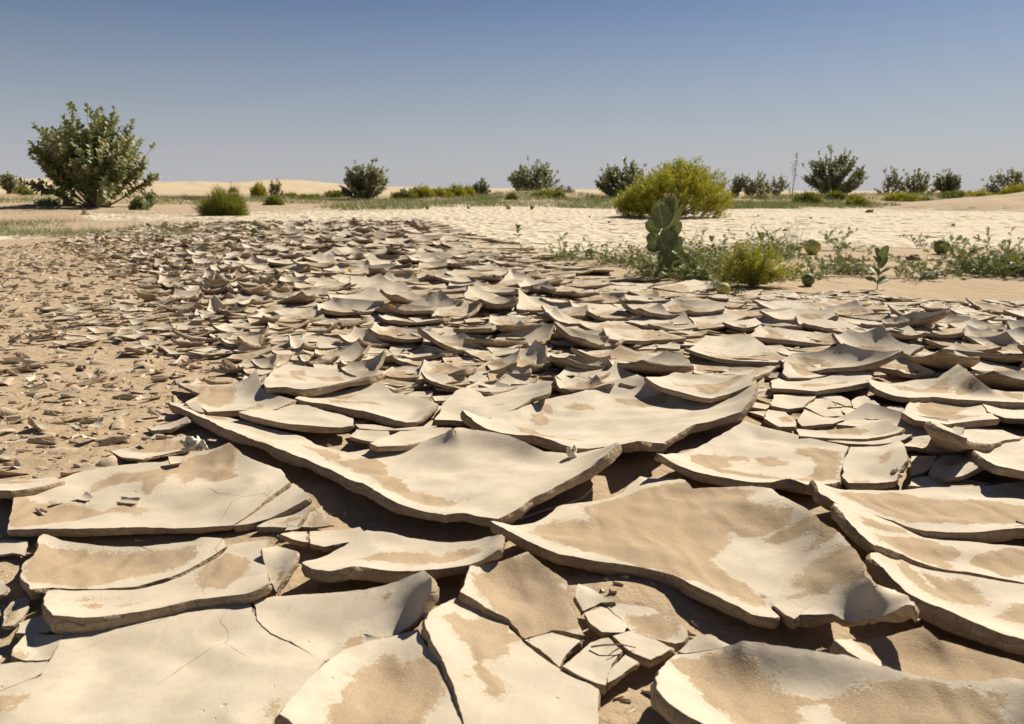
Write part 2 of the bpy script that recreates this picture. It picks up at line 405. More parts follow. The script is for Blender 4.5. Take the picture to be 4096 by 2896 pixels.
def close_plate(v, t, loop, T, sand, rows=3, rough=0.0016, seed=0):
    """give a plate's top sheet an underside and a broken, layered rim; returns verts, tris, material index, sand"""
    n = normals(v, t); N = len(v)
    thick = T * (0.9 + 0.5 * vn(v[:, 0] * 14, v[:, 1] * 14, seed + 5))
    bot = v - n * thick[:, None]
    loop = np.asarray(loop); M = len(loop)
    tv = v[loop]; bv = bot[loop]
    tan = np.roll(tv, -1, 0) - np.roll(tv, 1, 0)
    out = np.cross(tan, n[loop]); out /= (np.linalg.norm(out, axis=1)[:, None] + 1e-9)
    cols = []
    s = np.cumsum(np.linalg.norm(tv - np.roll(tv, 1, 0), axis=1))
    for k in range(rows + 2):
        f = k / (rows + 1)
        p = tv * (1 - f) + bv * f
        am = rough * (0.35 if k == 0 else 1.0)
        if k: p = p + out * ((fbm(s * 90, np.full(M, k * 2.1), seed, 3) * 2 * am) + (0.25 * T * math.sin(math.pi * f) * 0.35) - (0.22 * T * f ** 2))[:, None]
        cols.append(p)
    side = np.concatenate(cols)                # (rows+2)*M
    V = np.concatenate([v, side, bot])
    i = np.arange(M); j = (i + 1) % M; sf = []
    for k in range(rows + 1):
        a = N + k * M + i; b = N + k * M + j; c = N + (k + 1) * M + j; d = N + (k + 1) * M + i
        sf.append(np.stack([a, d, c], 1)); sf.append(np.stack([a, c, b], 1))
    bo = N + len(side)
    bt = t[:, ::-1] + bo
    V[bo + loop] = cols[-1]
    Fc = np.concatenate([t] + sf + [bt])
    mi = np.zeros(len(Fc), int); mi[len(t):] = 1
    sa = np.full(len(V), -1.0); sa[:N] = sand
    return V, Fc, mi, sa

def U2S(x, y): return 0.9217 * x, 1400 + 0.9217 * y
PLATES = []     # world outlines of the traced plates

def traced(label, pts, T=17, lam=0.07, base=0.0, sands=(), seed=1, group=None, spw=None, name='mud_plate'):
    P = []
    W0 = np.array([[float(q) for q in unproj(*U2S(x, y), base / 1000)] for x, y, l in pts]); a0 = np.roll(W0, -1, 0) - np.roll(W0, 1, 0)
    sg = np.sign(np.sum(W0[:, 0] * np.roll(W0[:, 1], -1) - np.roll(W0[:, 0], -1) * W0[:, 1])); on = -a0[:, 0] * sg / (np.linalg.norm(a0, axis=1) + 1e-9)
    for (x, y, l), oy in zip(pts, on):
        l = l * (1 - 0.34 * min(max(oy * 1.6 - 0.1, 0), 1))
        l = l * (0.88 + 0.27 * min(max((l - 34) / 24, 0), 1))
        a, b = U2S(x, y); z = base / 1000 + l / 1000
        wx, wy = unproj(a, b, z); P.append((float(wx), float(wy), l / 1000))
    P = np.array(P)
    area = 0.5 * np.sum(P[:, 0] * np.roll(P[:, 1], -1) - np.roll(P[:, 0], -1) * P[:, 1])
    if area < 0: P = P[::-1]
    # round off the gentle bends of the outline, keep its sharp corners
    for _ in range(2):
        Q = []
        n = len(P)
        for i in range(n):
            a, b, c = P[i - 1], P[i], P[(i + 1) % n]
            d1 = b[:2] - a[:2]; d2 = c[:2] - b[:2]
            ang = abs(math.degrees(math.atan2(d1[0] * d2[1] - d1[1] * d2[0], d1 @ d2)))
            if ang < 30: Q.append(a * 0.2 + b * 0.8); Q.append(b * 0.8 + c * 0.2)
            else: Q.append(b)
        P = np.array(Q)
    cy = P[:, 1].mean(); sp = spw or min(max(0.0066 * max(P[:, 1].min(), 0.7), 0.005), 0.012)
    B = []
    n = len(P)
    for i in range(n):
        a, b = P[i], P[(i + 1) % n]; L = np.hypot(*(b[:2] - a[:2])); k = max(1, int(round(L / sp)))
        for q in range(k): B.append(a + (b - a) * q / k)
    B = np.array(B)
    tan = np.roll(B, -1, 0)[:, :2] - np.roll(B, 1, 0)[:, :2]; tan /= (np.linalg.norm(tan, axis=1)[:, None] + 1e-9)
    s = np.arange(len(B)) * sp
    def jag(fr, sd):
        q = s * fr; i0 = np.floor(q + 0.6 * vn(q * 0.7, q * 0, sd)); f = q - i0
        return hsh(i0, i0 * 0, sd) * (1 - f) + hsh(i0 + 1, i0 * 0, sd) * f - 0.5
    dn = fbm(s * 10, np.full(len(s), seed * 3.3), seed, 2) * 0.0035 + jag(22, seed) * 0.0065 + jag(70, seed + 4) * 0.0026 + vn(s * 160, s * 0, seed + 2) * 0.0013
    dn *= np.clip(np.minimum(np.arange(len(B)), len(B) - np.arange(len(B))) / 4, 0, 1)
    B[:, 0] += tan[:, 1] * dn; B[:, 1] -= tan[:, 0] * dn
    B[:, 2] += fbm(s * 9, s * 0 + 7, seed + 9, 3) * 0.005 * np.clip(B[:, 2] / 0.02, 0.2, 1)
    x0, x1 = B[:, 0].min(), B[:, 0].max(); y0, y1 = B[:, 1].min(), B[:, 1].max()
    gx, gy = np.meshgrid(np.arange(x0, x1, sp), np.arange(y0, y1, sp * 0.866))
    gx[1::2] += sp / 2; gx = gx.ravel(); gy = gy.ravel()
    m = inpoly(gx, gy, B); gx, gy = gx[m], gy[m]
    if len(gx):
        m = pdist(gx, gy, B) > sp * 0.62; gx, gy = gx[m], gy[m]
    pv = [Vector((a, b)) for a, b in B[:, :2]] + [Vector((a, b)) for a, b in zip(gx, gy)]
    nb = len(B)
    res = delaunay_2d_cdt(pv, [(i, (i + 1) % nb) for i in range(nb)], [list(range(nb))], 1, 1e-7)
    V = np.array([(p.x, p.y) for p in res[0]]); tris = np.array([list(q) for q in res[2] if len(q) == 3])
    orig = res[3]
    # boundary = edges used once
    cnt = {}
    for tr in tris:
        for a, b in ((tr[0], tr[1]), (tr[1], tr[2]), (tr[2], tr[0])): cnt[(a, b)] = 1
    nxt = {a: b for (a, b) in cnt if (b, a) not in cnt}
    loops = []; seen = set()
    for st in list(nxt):
        if st in seen: continue
        lp = []; c = st
        while c in nxt and c not in seen: seen.add(c); lp.append(c); c = nxt[c]
        loops.append(lp)
    loop = max(loops, key=len)
    z = np.zeros(len(V)); fixed = np.zeros(len(V), bool)
    for lp in loops:
        for i in lp:
            o = [q for q in orig[i] if q < nb]
            z[i] = B[o[0], 2] if o else B[np.argmin((B[:, 0] - V[i, 0]) ** 2 + (B[:, 1] - V[i, 1]) ** 2), 2]
            fixed[i] = True
    E = np.array(list(cnt.keys())); E = np.vstack([E, E[:, ::-1]]); E = np.unique(E, axis=0)
    deg = np.bincount(E[:, 0], minlength=len(V)).astype(float); deg[deg == 0] = 1
    tn = np.roll(B, -1, 0)[:, :2] - np.roll(B, 1, 0)[:, :2]; oy = -tn[:, 0] / (np.linalg.norm(tn, axis=1) + 1e-9); oy = np.clip(oy * 1.6 - 0.1, 0, 1)
    ker = np.ones(9) / 9; oy = np.convolve(np.concatenate([oy[-4:], oy, oy[:4]]), ker, 'valid')
    dd = (V[:, 0:1] - B[None, :, 0]) ** 2 + (V[:, 1:2] - B[None, :, 1]) ** 2; wq = 1 / (dd + 1e-4) ** 2
    lamv = lam * 0.92 * (1 - 0.50 * (wq * oy).sum(1) / wq.sum(1))
    k = 1 / (1 + sp * sp / (4 * lamv * lamv)); free = ~fixed
    for _ in range(420):
        av = np.bincount(E[:, 0], weights=z[E[:, 1]], minlength=len(V)) / deg * k
        z[free] = av[free]
    for _ in range(int((0.016 / sp) ** 2 * 2)):
        av = np.bincount(E[:, 0], weights=z[E[:, 1]], minlength=len(V)) / deg
        z = np.where(fixed, z * 0.92 + av * 0.08, z * 0.5 + av * 0.5)
    d = pdist(V[:, 0], V[:, 1], B[:, :2])
    und = fbm(V[:, 0] * 5, V[:, 1] * 8, seed + 30, 3) * 0.018
    z = z + base / 1000 + und * np.clip(d / 0.05, 0, 1)
    sand = np.full(len(V), -0.06)
    for poly in sands:
        w2 = [tuple(float(q) for q in unproj(*U2S(a, b), base / 1000 + 0.006)) for a, b in poly]
        sand = np.maximum(sand, sdf(V[:, 0], V[:, 1], w2))
    v3 = np.column_stack([V, z])
    VV, FF, mi, sa = close_plate(v3, tris, loop, T / 1000, sand, 3, 0.0016, seed)
    c = np.array([VV[:, 0].mean(), VV[:, 1].mean(), base / 1000 + GZ])
    PLATES.append(B[:, :2])
    o = mesh_obj(name, VV - c, FF, [M_TOP, M_SIDE], mi=mi, attrs={'sand': sa}, loc=c)
    return tag(o, label, 'mud plate', group)

def off(k, pts): return [(p[0] + k,) + tuple(p[1:]) for p in pts]
r2 = lambda p: off(1410, p)
r3 = lambda p: off(2821, p)
GRP = 'curled plates of cracked dry mud'
seed = 10
def T_(label, pts, T=17, lam=0.07, base=0.0, sands=()):
    global seed; seed += 1
    traced(label, pts, T, lam, base, sands, seed, GRP)

# --- left foreground
T_('wide flat mud plate on the left, drifted with sand, bearing peeling flakes, corner pointed', [(75,600,8),(200,590,10),(330,535,10),(480,505,12),(640,490,12),(730,485,12),(830,455,16),(930,430,24),(1000,400,46),(1050,450,42),(1150,490,36),(1230,530,32),(1265,572,30),(1010,762,5),(800,770,8),(640,770,10),(480,772,14),(300,775,14),(120,780,12),(25,785,10),(50,690,8)], 15, 0.09,
   sands=[[(365,625),(400,560),(500,525),(700,512),(850,470),(1035,440),(1040,490),(1010,570),(940,578),(870,560),(800,590),(760,545),(700,585),(640,622),(620,580),(560,580),(470,575)], [(68,620),(180,650),(330,655),(440,690),(560,655),(650,680),(600,700),(500,690),(400,720),(260,745),(120,775),(45,775)]])
T_('split triangular wedge at the right end of the flat sandy plate, one crack across it', [(1272,574,28),(1340,640,30),(1180,728,5),(1080,755,4),(1018,762,5)], 14, 0.05)
T_('thin crumbling corner piece beyond the split wedge, chipped along its edge', [(1350,645,24),(1360,665,22),(1320,720,12),(1290,765,6),(1225,772,4),(1120,765,3),(1190,730,4)], 12, 0.05, sands=[[(1190,745),(1260,725),(1300,735),(1240,752)]])
T_('small thin curled mud shard standing on sand beside the wedge', [(1308,768,2),(1340,705,12),(1400,670,26),(1412,700,16),(1455,762,4),(1380,770,2)], 6, 0.03, sands=[[(1330,750),(1370,700),(1430,755),(1380,768)]])
T_('rounded low plate filled with rippled sand, below the wide flat plate on the left', [(190,798,16),(350,840,5),(560,852,4),(830,838,6),(870,805,22),(960,815,14),(992,848,8),(936,893,5),(820,955,4),(700,998,4),(580,1032,4),(400,1036,4),(230,1034,8),(135,1035,20),(88,990,10),(100,930,10),(150,880,14)], 15, 0.04,
   sands=[[(165,850),(330,850),(560,860),(845,850),(850,890),(800,925),(700,945),(560,965),(450,1005),(350,1030),(110,1020),(100,960),(150,890)]])
T_('long narrow mud strip with thick grey front edge, tan stains near its right end', [(1000,850,10),(1080,835,12),(1165,815,24),(1148,920,16),(1172,1005,30),(1100,1045,22),(1000,1060,18),(850,1078,18),(700,1112,20),(560,1138,22),(400,1158,24),(235,1150,30),(190,1105,26),(215,1043,14),(330,1047,6),(582,1044,5),(722,1010,5),(862,952,5),(950,900,8)], 19, 0.06,
   sands=[[(850,985),(900,925),(990,880),(1060,915),(1090,930),(1070,990),(980,1060),(880,1040)], [(345,1100),(440,1098),(440,1125),(390,1138)], [(515,1110),(560,1095),(600,1108),(550,1125)], [(305,1090),(430,1068),(440,1078),(320,1098)]])
T_('small triangular mud piece standing upright at the end of the long narrow strip', [(1128,845,32),(1200,850,22),(1282,870,40),(1270,925,24),(1200,1055,3),(1172,985,5),(1150,930,14)], 14, 0.04, sands=[[(1185,965),(1215,962),(1240,985),(1220,1000),(1190,985)]])
T_('largest smooth bare plate, filling the bottom left corner of the foreground', [(282,1222,8),(500,1190,6),(740,1140,5),(1000,1092,5),(1082,1080,6),(1122,1178,3),(1228,1264,3),(1412,1348,4),(1330,1450,4),(1215,1560,4),(1230,1640,0),(1300,1800,0),(-220,1800,0),(-220,1486,2),(0,1480,3),(172,1420,3),(240,1300,4)], 17, 0.10,
   sands=[[(-200,1500),(60,1495),(150,1482),(80,1540),(-20,1580),(-200,1640)], [(1150,1560),(1215,1500),(1240,1590),(1180,1640)]])
T_('smooth bare plate with its right end curled into a horn, cracked off the largest one', [(1086,1080,6),(1200,1065,8),(1410,1060,16),(1520,1050,24),(1610,1035,32),(1740,1000,48),(1838,950,70),(1866,985,66),(1858,1060,50),(1832,1130,34),(1790,1195,18),(1730,1235,8),(1650,1257,5),(1540,1282,4),(1470,1312,4),(1416,1343,3),(1232,1259,3),(1127,1174,3)], 16, 0.075,
   sands=[[(1470,1280),(1530,1235),(1580,1225),(1570,1255),(1640,1250),(1500,1285)], [(1660,1110),(1710,1105),(1720,1118),(1680,1128)]])
T_('small rounded flat piece with one tan stain at the left edge of the foreground', [(60,1290,5),(120,1235,6),(268,1238,10),(240,1290,6),(208,1344,4),(100,1348,4),(50,1322,6)], 13, 0.03, sands=[[(60,1305),(90,1300),(100,1325),(60,1330)]])
T_('grey triangular scrap behind the small rounded flat piece', [(62,1232,4),(75,1185,6),(200,1138,14),(226,1212,8),(150,1230,3)], 9, 0.03)
T_('flat cut corner plate at the lower left edge, beside the largest smooth plate', [(-220,1372,3),(0,1362,4),(100,1354,4),(204,1350,4),(198,1392,3),(168,1414,3),(0,1474,3),(-220,1478,3)], 14, 0.03)
T_('flat grey weathered scrap at the left picture edge beside the ripple-filled plate', [(-120,830,3),(0,826,4),(130,824,8),(108,892,5),(60,880,3),(0,884,3),(-120,890,2)], 6, 0.03, base=-8)
T_('dark curled scrap near the left edge below the weathered scrap', [(-60,1010,4),(10,1000,6),(48,1022,16),(20,1060,6),(-60,1075,3)], 8, 0.03, base=-6)
T_('grey leaf-shaped scrap half buried in sand at the left edge', [(20,1130,3),(60,1090,8),(100,1072,12),(128,1085,10),(110,1140,4),(60,1195,3),(10,1200,2)], 7, 0.03, base=-8, sands=[[(20,1140),(60,1100),(80,1110),(70,1180),(20,1195)]])
T_('sand-covered plate edge entering at the left, lifted like a low step', [(-220,606,30),(0,600,28),(60,604,24),(150,592,18),(285,568,10),(230,552,3),(100,560,3),(-220,560,2)], 16, 0.05, sands=[[(-200,575),(100,575),(200,560),(100,552),(-200,560)]])

# --- bottom centre
T_('bright plate with one big sand pool at the bottom edge, left of the dark gap', [(1813,1206,32),(1848,1250,30),(1898,1350,27),(1948,1440,24),(1985,1530,20),(2004,1623,16),(2012,1800,10),(1300,1800,26),(1280,1640,36),(1205,1566,44),(1290,1490,40),(1380,1400,36),(1424,1342,30),(1490,1302,24),(1650,1256,20),(1750,1230,26)], 22, 0.07,
   sands=[[(1670,1345),(1740,1382),(1850,1375),(1910,1430),(1930,1530),(1880,1590),(1840,1620),(1840,1800),(1330,1800),(1430,1623),(1510,1500),(1520,1440),(1590,1380)]])
T_('plate right of the long dark gap with a tongue of sand and a stained patch', r2([(432,1150,34),(520,1092,26),(575,1068,22),(680,1124,8),(790,1175,3),(800,1205,3),(858,1256,3),(1012,1382,5),(1120,1425,5),(1200,1467,7),(1185,1540,8),(1190,1623,8),(1200,1800,8),(614,1800,12),(602,1623,16),(572,1480,24),(522,1350,28),(472,1240,32),(436,1185,34)]), 22, 0.06,
   sands=[r2([(560,1165),(640,1172),(700,1160),(800,1190),(840,1250),(770,1275),(785,1310),(740,1365),(660,1370),(630,1320),(560,1255),(525,1195)]), r2([(630,1400),(700,1395),(790,1480),(760,1525),(700,1500),(720,1470),(620,1455),(660,1430)])])
T_('sand-topped plate with a raised corner behind the long dark gap, centre foreground', r2([(880,870,46),(970,950,28),(1052,1000,22),(1062,1080,12),(1112,1190,6),(1143,1252,3),(985,1216,3),(868,1253,3),(806,1195,3),(797,1162,12),(700,1112,16),(582,1040,30),(602,1000,30),(625,930,34),(720,925,28),(800,902,36)]), 20, 0.06,
   sands=[r2([(640,1005),(700,990),(740,958),(800,940),(930,940),(1035,1015),(1058,1090),(1108,1190),(1060,1215),(940,1238),(850,1258),(790,1225),(800,1190),(710,1110),(640,1040)])])
T_('flat broken tile, largest of the cluster, in front of the sand-topped plate', r2([(864,1258,3),(985,1221,4),(1143,1257,4),(1070,1310,3),(1018,1376,4)]), 12, 0.03)
T_('flat tile with a crack and dark near edge, second row of the broken tiles', r2([(1022,1372,8),(1150,1266,5),(1232,1246,7),(1300,1308,4),(1222,1396,4),(1214,1450,5),(1120,1418,7)]), 13, 0.03)
T_('narrow slanted flat tile at the front right of the broken tile cluster', r2([(1228,1394,5),(1302,1314,5),(1365,1355,6),(1228,1444,6)]), 12, 0.03)
T_('upturned pointed tile at the back left of the broken tile cluster', r2([(1100,1008,32),(1170,1045,18),(1262,1090,12),(1200,1106,3),(1120,1136,5),(1086,1060,20)]), 10, 0.03)
T_('smooth four-sided tile between the pointed tile and the oval ringed tile', r2([(1126,1142,6),(1215,1110,3),(1313,1195,3),(1302,1230,5),(1200,1222,9),(1150,1185,10)]), 13, 0.03)
T_('oval tile with a raised rim and sand inside it, right of the tile cluster', r2([(1228,1116,4),(1280,1100,9),(1420,1118,10),(1519,1166,14),(1575,1200,12),(1592,1240,10),(1560,1274,6),(1519,1284,4),(1330,1222,3)]), 11, 0.02,
   sands=[r2([(1310,1140),(1440,1140),(1530,1180),(1550,1240),(1480,1250),(1360,1215),(1320,1175)])])
T_('flat diamond tile crossed by fine cracks below the oval ringed tile', r2([(1246,1240,6),(1320,1217,4),(1420,1246,4),(1516,1292,5),(1470,1320,5),(1415,1345,7),(1330,1310,8)]), 12, 0.03)
T_('small upturned scrap between the oval ringed tile and the bottom right plate', r3([(125,1308,5),(190,1260,14),(262,1218,32),(300,1255,16),(352,1282,10),(260,1316,3),(150,1318,3)]), 9, 0.03)

# --- centre
T_('dished plate with sand in its hollow and lit front rim, below the great slab', [(1312,920,22),(1400,900,12),(1450,865,12),(1520,835,16),(1592,780,30),(1700,795,26),(1850,825,20),(1950,838,18),(2040,830,24),(2120,815,34),(2180,797,50),(2168,850,42),(2120,902,30),(2060,932,24),(1930,950,22),(1830,962,22),(1720,972,22),(1610,950,28),(1530,930,40),(1470,960,32),(1410,968,28),(1345,948,26)], 18, 0.055,
   sands=[r2([(160,935),(240,900),(330,893),(440,890),(480,905),(600,877),(680,890),(670,915),(600,930),(560,948),(350,958),(200,948)])])
T_('cracked flat strip of mud in the sandy hollow, left part', [(1215,800,9),(1270,793,6),(1332,790,5),(1338,834,6),(1280,822,7)], 10, 0.03)
T_('cracked flat strip of mud in the sandy hollow, right part reaching under the dished plate', [(1346,789,5),(1440,784,6),(1500,780,8),(1562,768,14),(1578,790,12),(1520,832,8),(1410,852,8),(1346,838,7)], 10, 0.03)
T_('great curled slab with a long dark left rim and grey raised back corner, picture centre', [(730,225,14),(800,258,20),(900,300,24),(950,316,26),(1050,365,28),(1150,405,30),(1250,440,32),(1380,490,34),(1500,545,36),(1600,585,36),(1660,625,36),(1740,670,34),(1830,705,32),(1930,722,32),(2012,700,36),(2080,722,30),(2160,728,30),(2235,698,32),(2280,660,34),(2312,630,36),(2410,590,40),(2490,540,44),(2570,500,50),(2632,445,60),(2682,393,72),(2610,425,40),(2530,440,26),(2470,446,22),(2360,437,28),(2290,402,40),(2210,375,48),(2110,350,58),(2010,335,66),(1965,330,68),(1915,372,40),(1830,402,16),(1740,418,8),(1600,430,6),(1510,442,5),(1410,425,5),(1300,372,5),(1150,335,5),(1035,300,6),(900,285,6),(830,235,10)], 20, 0.085,
   sands=[[(1440,490),(1560,470),(1610,455),(1680,500),(1690,540),(1760,580),(1780,620),(1890,650),(2000,690),(1960,715),(1900,715),(1800,690),(1700,640),(1600,560),(1500,510)], [(1280,420),(1400,430),(1470,450),(1480,475),(1420,490),(1330,440)], [(880,280),(960,285),(990,300),(930,305)]])
T_('huge sand-dusted slab with a slit in its front and a high curled right side', r2([(720,738,50),(790,775,34),(880,838,26),(1000,880,20),(1200,920,14),(1350,940,10),(1510,980,10),(1591,1022,14),(1711,1075,18),(1851,1145,20),(1962,1165,20)]) + r3([(575,1162,16),(508,1104,7),(395,1004,5),(268,893,4),(403,1000,8),(515,1096,14),(570,1135,20),(625,1158,26),(650,1138,28),(790,1142,30),(860,1180,26),(920,1188,28),(1000,1172,36),(1080,1130,50),(1148,1100,68),(1125,1068,74),(1060,1058,66),(970,1008,60),(920,910,58),(870,830,56),(800,762,54),(700,700,52),(600,640,46),(520,602,42),(440,590,36),(300,600,24),(190,598,24),(165,562,28),(100,560,12)]) + r2([(1410,560,12),(1370,545,20),(1340,580,8),(1290,620,6),(1180,655,6),(1020,672,6),(960,720,10),(900,750,12),(820,762,18)]), 19, 0.075,
   sands=[r2([(825,790),(880,798),(950,762),(1000,737),(1140,740),(1110,682),(1180,662),(1300,632),(1370,605),(1500,590),(1600,598),(1710,615),(1880,640),(1820,690),(1920,722),(1980,752),(2025,765),(1990,800),(1920,812),(1840,806),(1760,775),(1755,830),(1700,880),(1665,900),(1720,950),(1810,1020),(1900,1098),(1930,1140),(1840,1128),(1610,1018),(1410,958),(1200,905),(1000,865),(900,830)]), r3([(470,830),(600,812),(740,832),(800,872),(830,912),(790,940),(680,935),(745,902),(690,868),(560,856)]), r3([(590,1052),(700,990),(820,980),(940,1045),(975,1105),(930,1165),(860,1165),(800,1135),(680,1125),(580,1120),(530,1092),(650,1090)])])
T_('broad cupped slab with scattered sand spots and lit ragged right rim, behind the great slab', r2([(598,258,56),(640,300,40),(700,335,32),(800,362,28),(900,368,26),(1000,400,24),(1080,428,24),(1180,430,24),(1290,412,34),(1365,390,54),(1420,402,40),(1480,408,36)]) + r3([(60,402,32),(110,372,30),(180,326,30),(250,310,32),(330,280,38),(400,260,44),(450,205,54),(462,150,58),(447,120,58),(400,155,36),(330,195,22),(270,215,14),(150,205,14),(60,178,22),(0,135,40)]) + r2([(1355,106,60),(1200,150,34),(1100,185,28),(960,212,22),(850,248,18),(790,272,16),(715,300,14),(670,285,30)]), 20, 0.085,
   sands=[r2([(890,270),(940,262),(985,290),(960,315),(900,305)]), r2([(1045,240),(1090,228),(1150,232),(1175,255),(1080,255)]), r2([(1260,200),(1380,208),(1480,198),(1490,222),(1380,235),(1270,220)]), r2([(820,320),(900,328),(1000,365),(1130,400),(1110,418),(1000,392),(880,352)]), r2([(925,240),(975,240),(1000,265),(950,258)])])
T_('plate lying across the far right part of the broad cupped slab, sand along its front', r3([(-20,118,44),(40,160,30),(110,182,24),(180,200,22),(268,212,20),(350,190,24),(442,148,48),(448,97,60),(330,112,28),(180,106,24),(110,100,22),(60,118,20)]), 14, 0.06, base=10, sands=[r3([(190,148),(300,150),(400,150),(370,180),(270,205),(210,185)]), r3([(90,150),(150,150),(190,165),(110,165)])])
T_('plain grey-beige plate with one oval stain behind the left horn of the cupped slab', r2([(482,300,18),(505,245,16),(560,180,16),(605,165,20),(700,165,14),(800,163,18),(920,142,34),(975,125,54),(968,190,40),(900,212,24),(790,270,10),(700,300,8),(640,305,10),(590,305,16)]), 15, 0.06, sands=[r2([(720,242),(770,238),(780,252),(730,258)])])
T_('long plate with a dark front edge between the round speckled plate and the stained one', r2([(-130,212,26),(-60,228,22),(0,232,24),(100,252,22),(200,272,26),(350,315,22),(400,312,20),(470,248,26),(498,235,16),(400,200,12),(300,185,14),(242,138,34),(150,155,18),(60,180,10),(-100,190,10)]), 16, 0.05, sands=[r2([(20,210),(120,215),(220,218),(240,230),(140,228),(40,222)]), r2([(0,195),(100,190),(160,185),(80,210)])])
T_('round speckled plate with a white wavy pattern and thick curled front', [(1143,138,30),(1160,165,28),(1238,158,36),(1310,172,28),(1400,165,26),(1500,140,30),(1600,115,36),(1664,98,42),(1560,90,16),(1450,85,12),(1330,72,14),(1250,60,24),(1180,92,22)], 18, 0.045, base=6,
   sands=[[(1260,100),(1320,88),(1330,110),(1290,118),(1330,135),(1270,130)], [(1380,115),(1480,100),(1500,120),(1420,140)], [(1180,120),(1230,130),(1200,150)]])
T_('sandy plate with a tall grey horn, left of the round speckled plate', [(770,142,4),(900,152,5),(1000,152,8),(1075,120,28),(1110,82,62),(1128,140,34),(1155,182,18),(1282,215,28),(1200,258,12),(1120,262,8),(1040,262,6),(905,268,8),(840,232,8),(808,228,16),(870,190,6)], 13, 0.05, base=4,
   sands=[[(780,145),(1000,155),(1030,170),(1010,215),(940,240),(850,225),(870,190)], [(1040,250),(1120,222),(1150,225),(1130,250)]])
T_('thin plate laid on the back part of the great slab, with a dark left end', [(1035,262,22),(1110,290,18),(1250,318,18),(1380,330,10),(1480,338,8),(1534,328,10),(1540,295,14),(1410,262,16),(1330,240,12),(1240,235,14),(1150,256,14)], 14, 0.05, base=8)
T_('small bare plate wedged behind the grey back corner of the great slab', r2([(188,402,26),(270,378,12),(330,352,14),(490,335,16),(550,338,12),(520,365,5),(420,400,8),(340,414,16),(230,414,24)]), 12, 0.04, base=4)
T_('thin flat scrap beside the small bare plate, left one of two', r2([(135,345,4),(270,352,5),(285,380,5),(200,395,4),(110,375,3)]), 8, 0.03, base=4)
T_('thin flat scrap beside the small bare plate, right one with dark notch', r2([(130,320,5),(215,322,6),(300,342,10),(480,330,8),(420,344,6),(300,350,4),(150,340,4)]), 8, 0.03, base=4)

# --- right side
T_('fan-shaped plate with large irregular sand stains and a curled left horn', r3([(28,440,54),(110,500,34),(200,530,28),(305,548,26),(430,572,22),(530,578,26),(600,552,38),(680,588,26),(790,578,10),(828,570,6),(822,530,6),(838,470,8),(860,420,14),(780,402,16),(700,382,14),(600,352,16),(500,332,18),(410,308,30),(300,372,18),(200,432,16),(100,455,26)]), 17, 0.06,
   sands=[r3([(165,462),(300,442),(420,435),(440,465),(330,462),(350,490),(300,515),(460,542),(620,558),(700,545),(725,500),(700,460),(635,445),(640,420),(720,420),(830,450),(815,560),(600,572),(300,535),(180,500)]), r3([(460,450),(520,442),(615,480),(570,500),(480,490)])])
T_('square plate with an oval sand spot, cracked off the fan-shaped plate', r3([(866,420,14),(980,420,16),(1088,388,38),(1116,430,34),(1104,500,22),(1060,570,5),(1000,576,4),(860,577,5),(830,542,6),(846,480,8)]), 15, 0.05, sands=[r3([(985,475),(1040,468),(1055,490),(1020,508),(990,500)]), r3([(875,555),(940,550),(955,572),(880,575)])])
T_('long sandy plate entering from the right, its left horn above the fan-shaped plate', r3([(703,562,58),(745,610,46),(800,658,30),(950,703,12),(1110,765,8),(1200,780,14),(1400,787,18),(1623,774,20),(1850,777,20),(1850,560,12),(1623,568,16),(1400,592,12),(1200,594,8),(1050,610,8),(900,608,10),(800,602,24)]), 18, 0.06,
   sands=[r3([(815,645),(880,622),(1080,615),(1200,645),(1400,652),(1623,690),(1850,700),(1850,765),(1623,766),(1400,776),(1200,768),(1100,752),(950,690)])])
T_('middle one of the three stacked right-hand slabs, spotted with sand', r3([(800,655,60),(838,700,56),(885,760,50),(930,810,46),(972,848,42),(1100,898,12),(1250,948,7),(1400,968,6),(1623,1008,6),(1850,1040,6),(1850,880,6),(1623,852,8),(1400,834,8),(1220,814,6),(1110,770,6),(950,708,14)]), 20, 0.055,
   sands=[r3([(890,745),(1000,760),(1090,775),(1130,802),(1000,800),(930,785)]), r3([(965,820),(1060,818),(1180,810),(1330,858),(1350,880),(1280,900),(1330,925),(1280,950),(1080,885),(1000,852)]), r3([(1390,900),(1500,862),(1623,850),(1850,870),(1850,960),(1623,965),(1530,980),(1460,930)])])
T_('lowest of the three stacked right-hand slabs, a thick grey rim along its whole left side', r3([(958,868,56),(1000,920,52),(1050,985,48),(1110,1045,44),(1180,1085,42),(1300,1128,38),(1400,1178,36),(1500,1222,34),(1623,1255,32),(1850,1330,30),(1850,1050,6),(1623,1018,5),(1400,980,5),(1250,960,5),(1100,910,8),(1000,870,30)]), 22, 0.055,
   sands=[r3([(1050,905),(1130,930),(1160,975),(1230,1030),(1290,1035),(1210,990),(1190,965),(1290,985),(1400,990),(1450,1060),(1470,1088),(1380,1090),(1280,1085),(1180,1050),(1080,960)]), r3([(1500,1150),(1570,1100),(1700,1120),(1700,1200),(1560,1180)])])
T_('peaked plate filled with sand behind the bottom right plate', r3([(798,1258,46),(860,1308,32),(940,1352,24),(1050,1420,14),(1300,1470,10),(1600,1520,10),(1900,1560,10),(1900,1450,12),(1623,1362,22),(1480,1332,26),(1340,1282,30),(1260,1238,38),(1192,1183,50),(1100,1212,34),(990,1238,28),(880,1250,30)]), 19, 0.06,
   sands=[r3([(885,1275),(1000,1252),(1130,1252),(1240,1258),(1400,1315),(1623,1375),(1850,1420),(1850,1520),(1300,1500),(1100,1440),(960,1350)])])
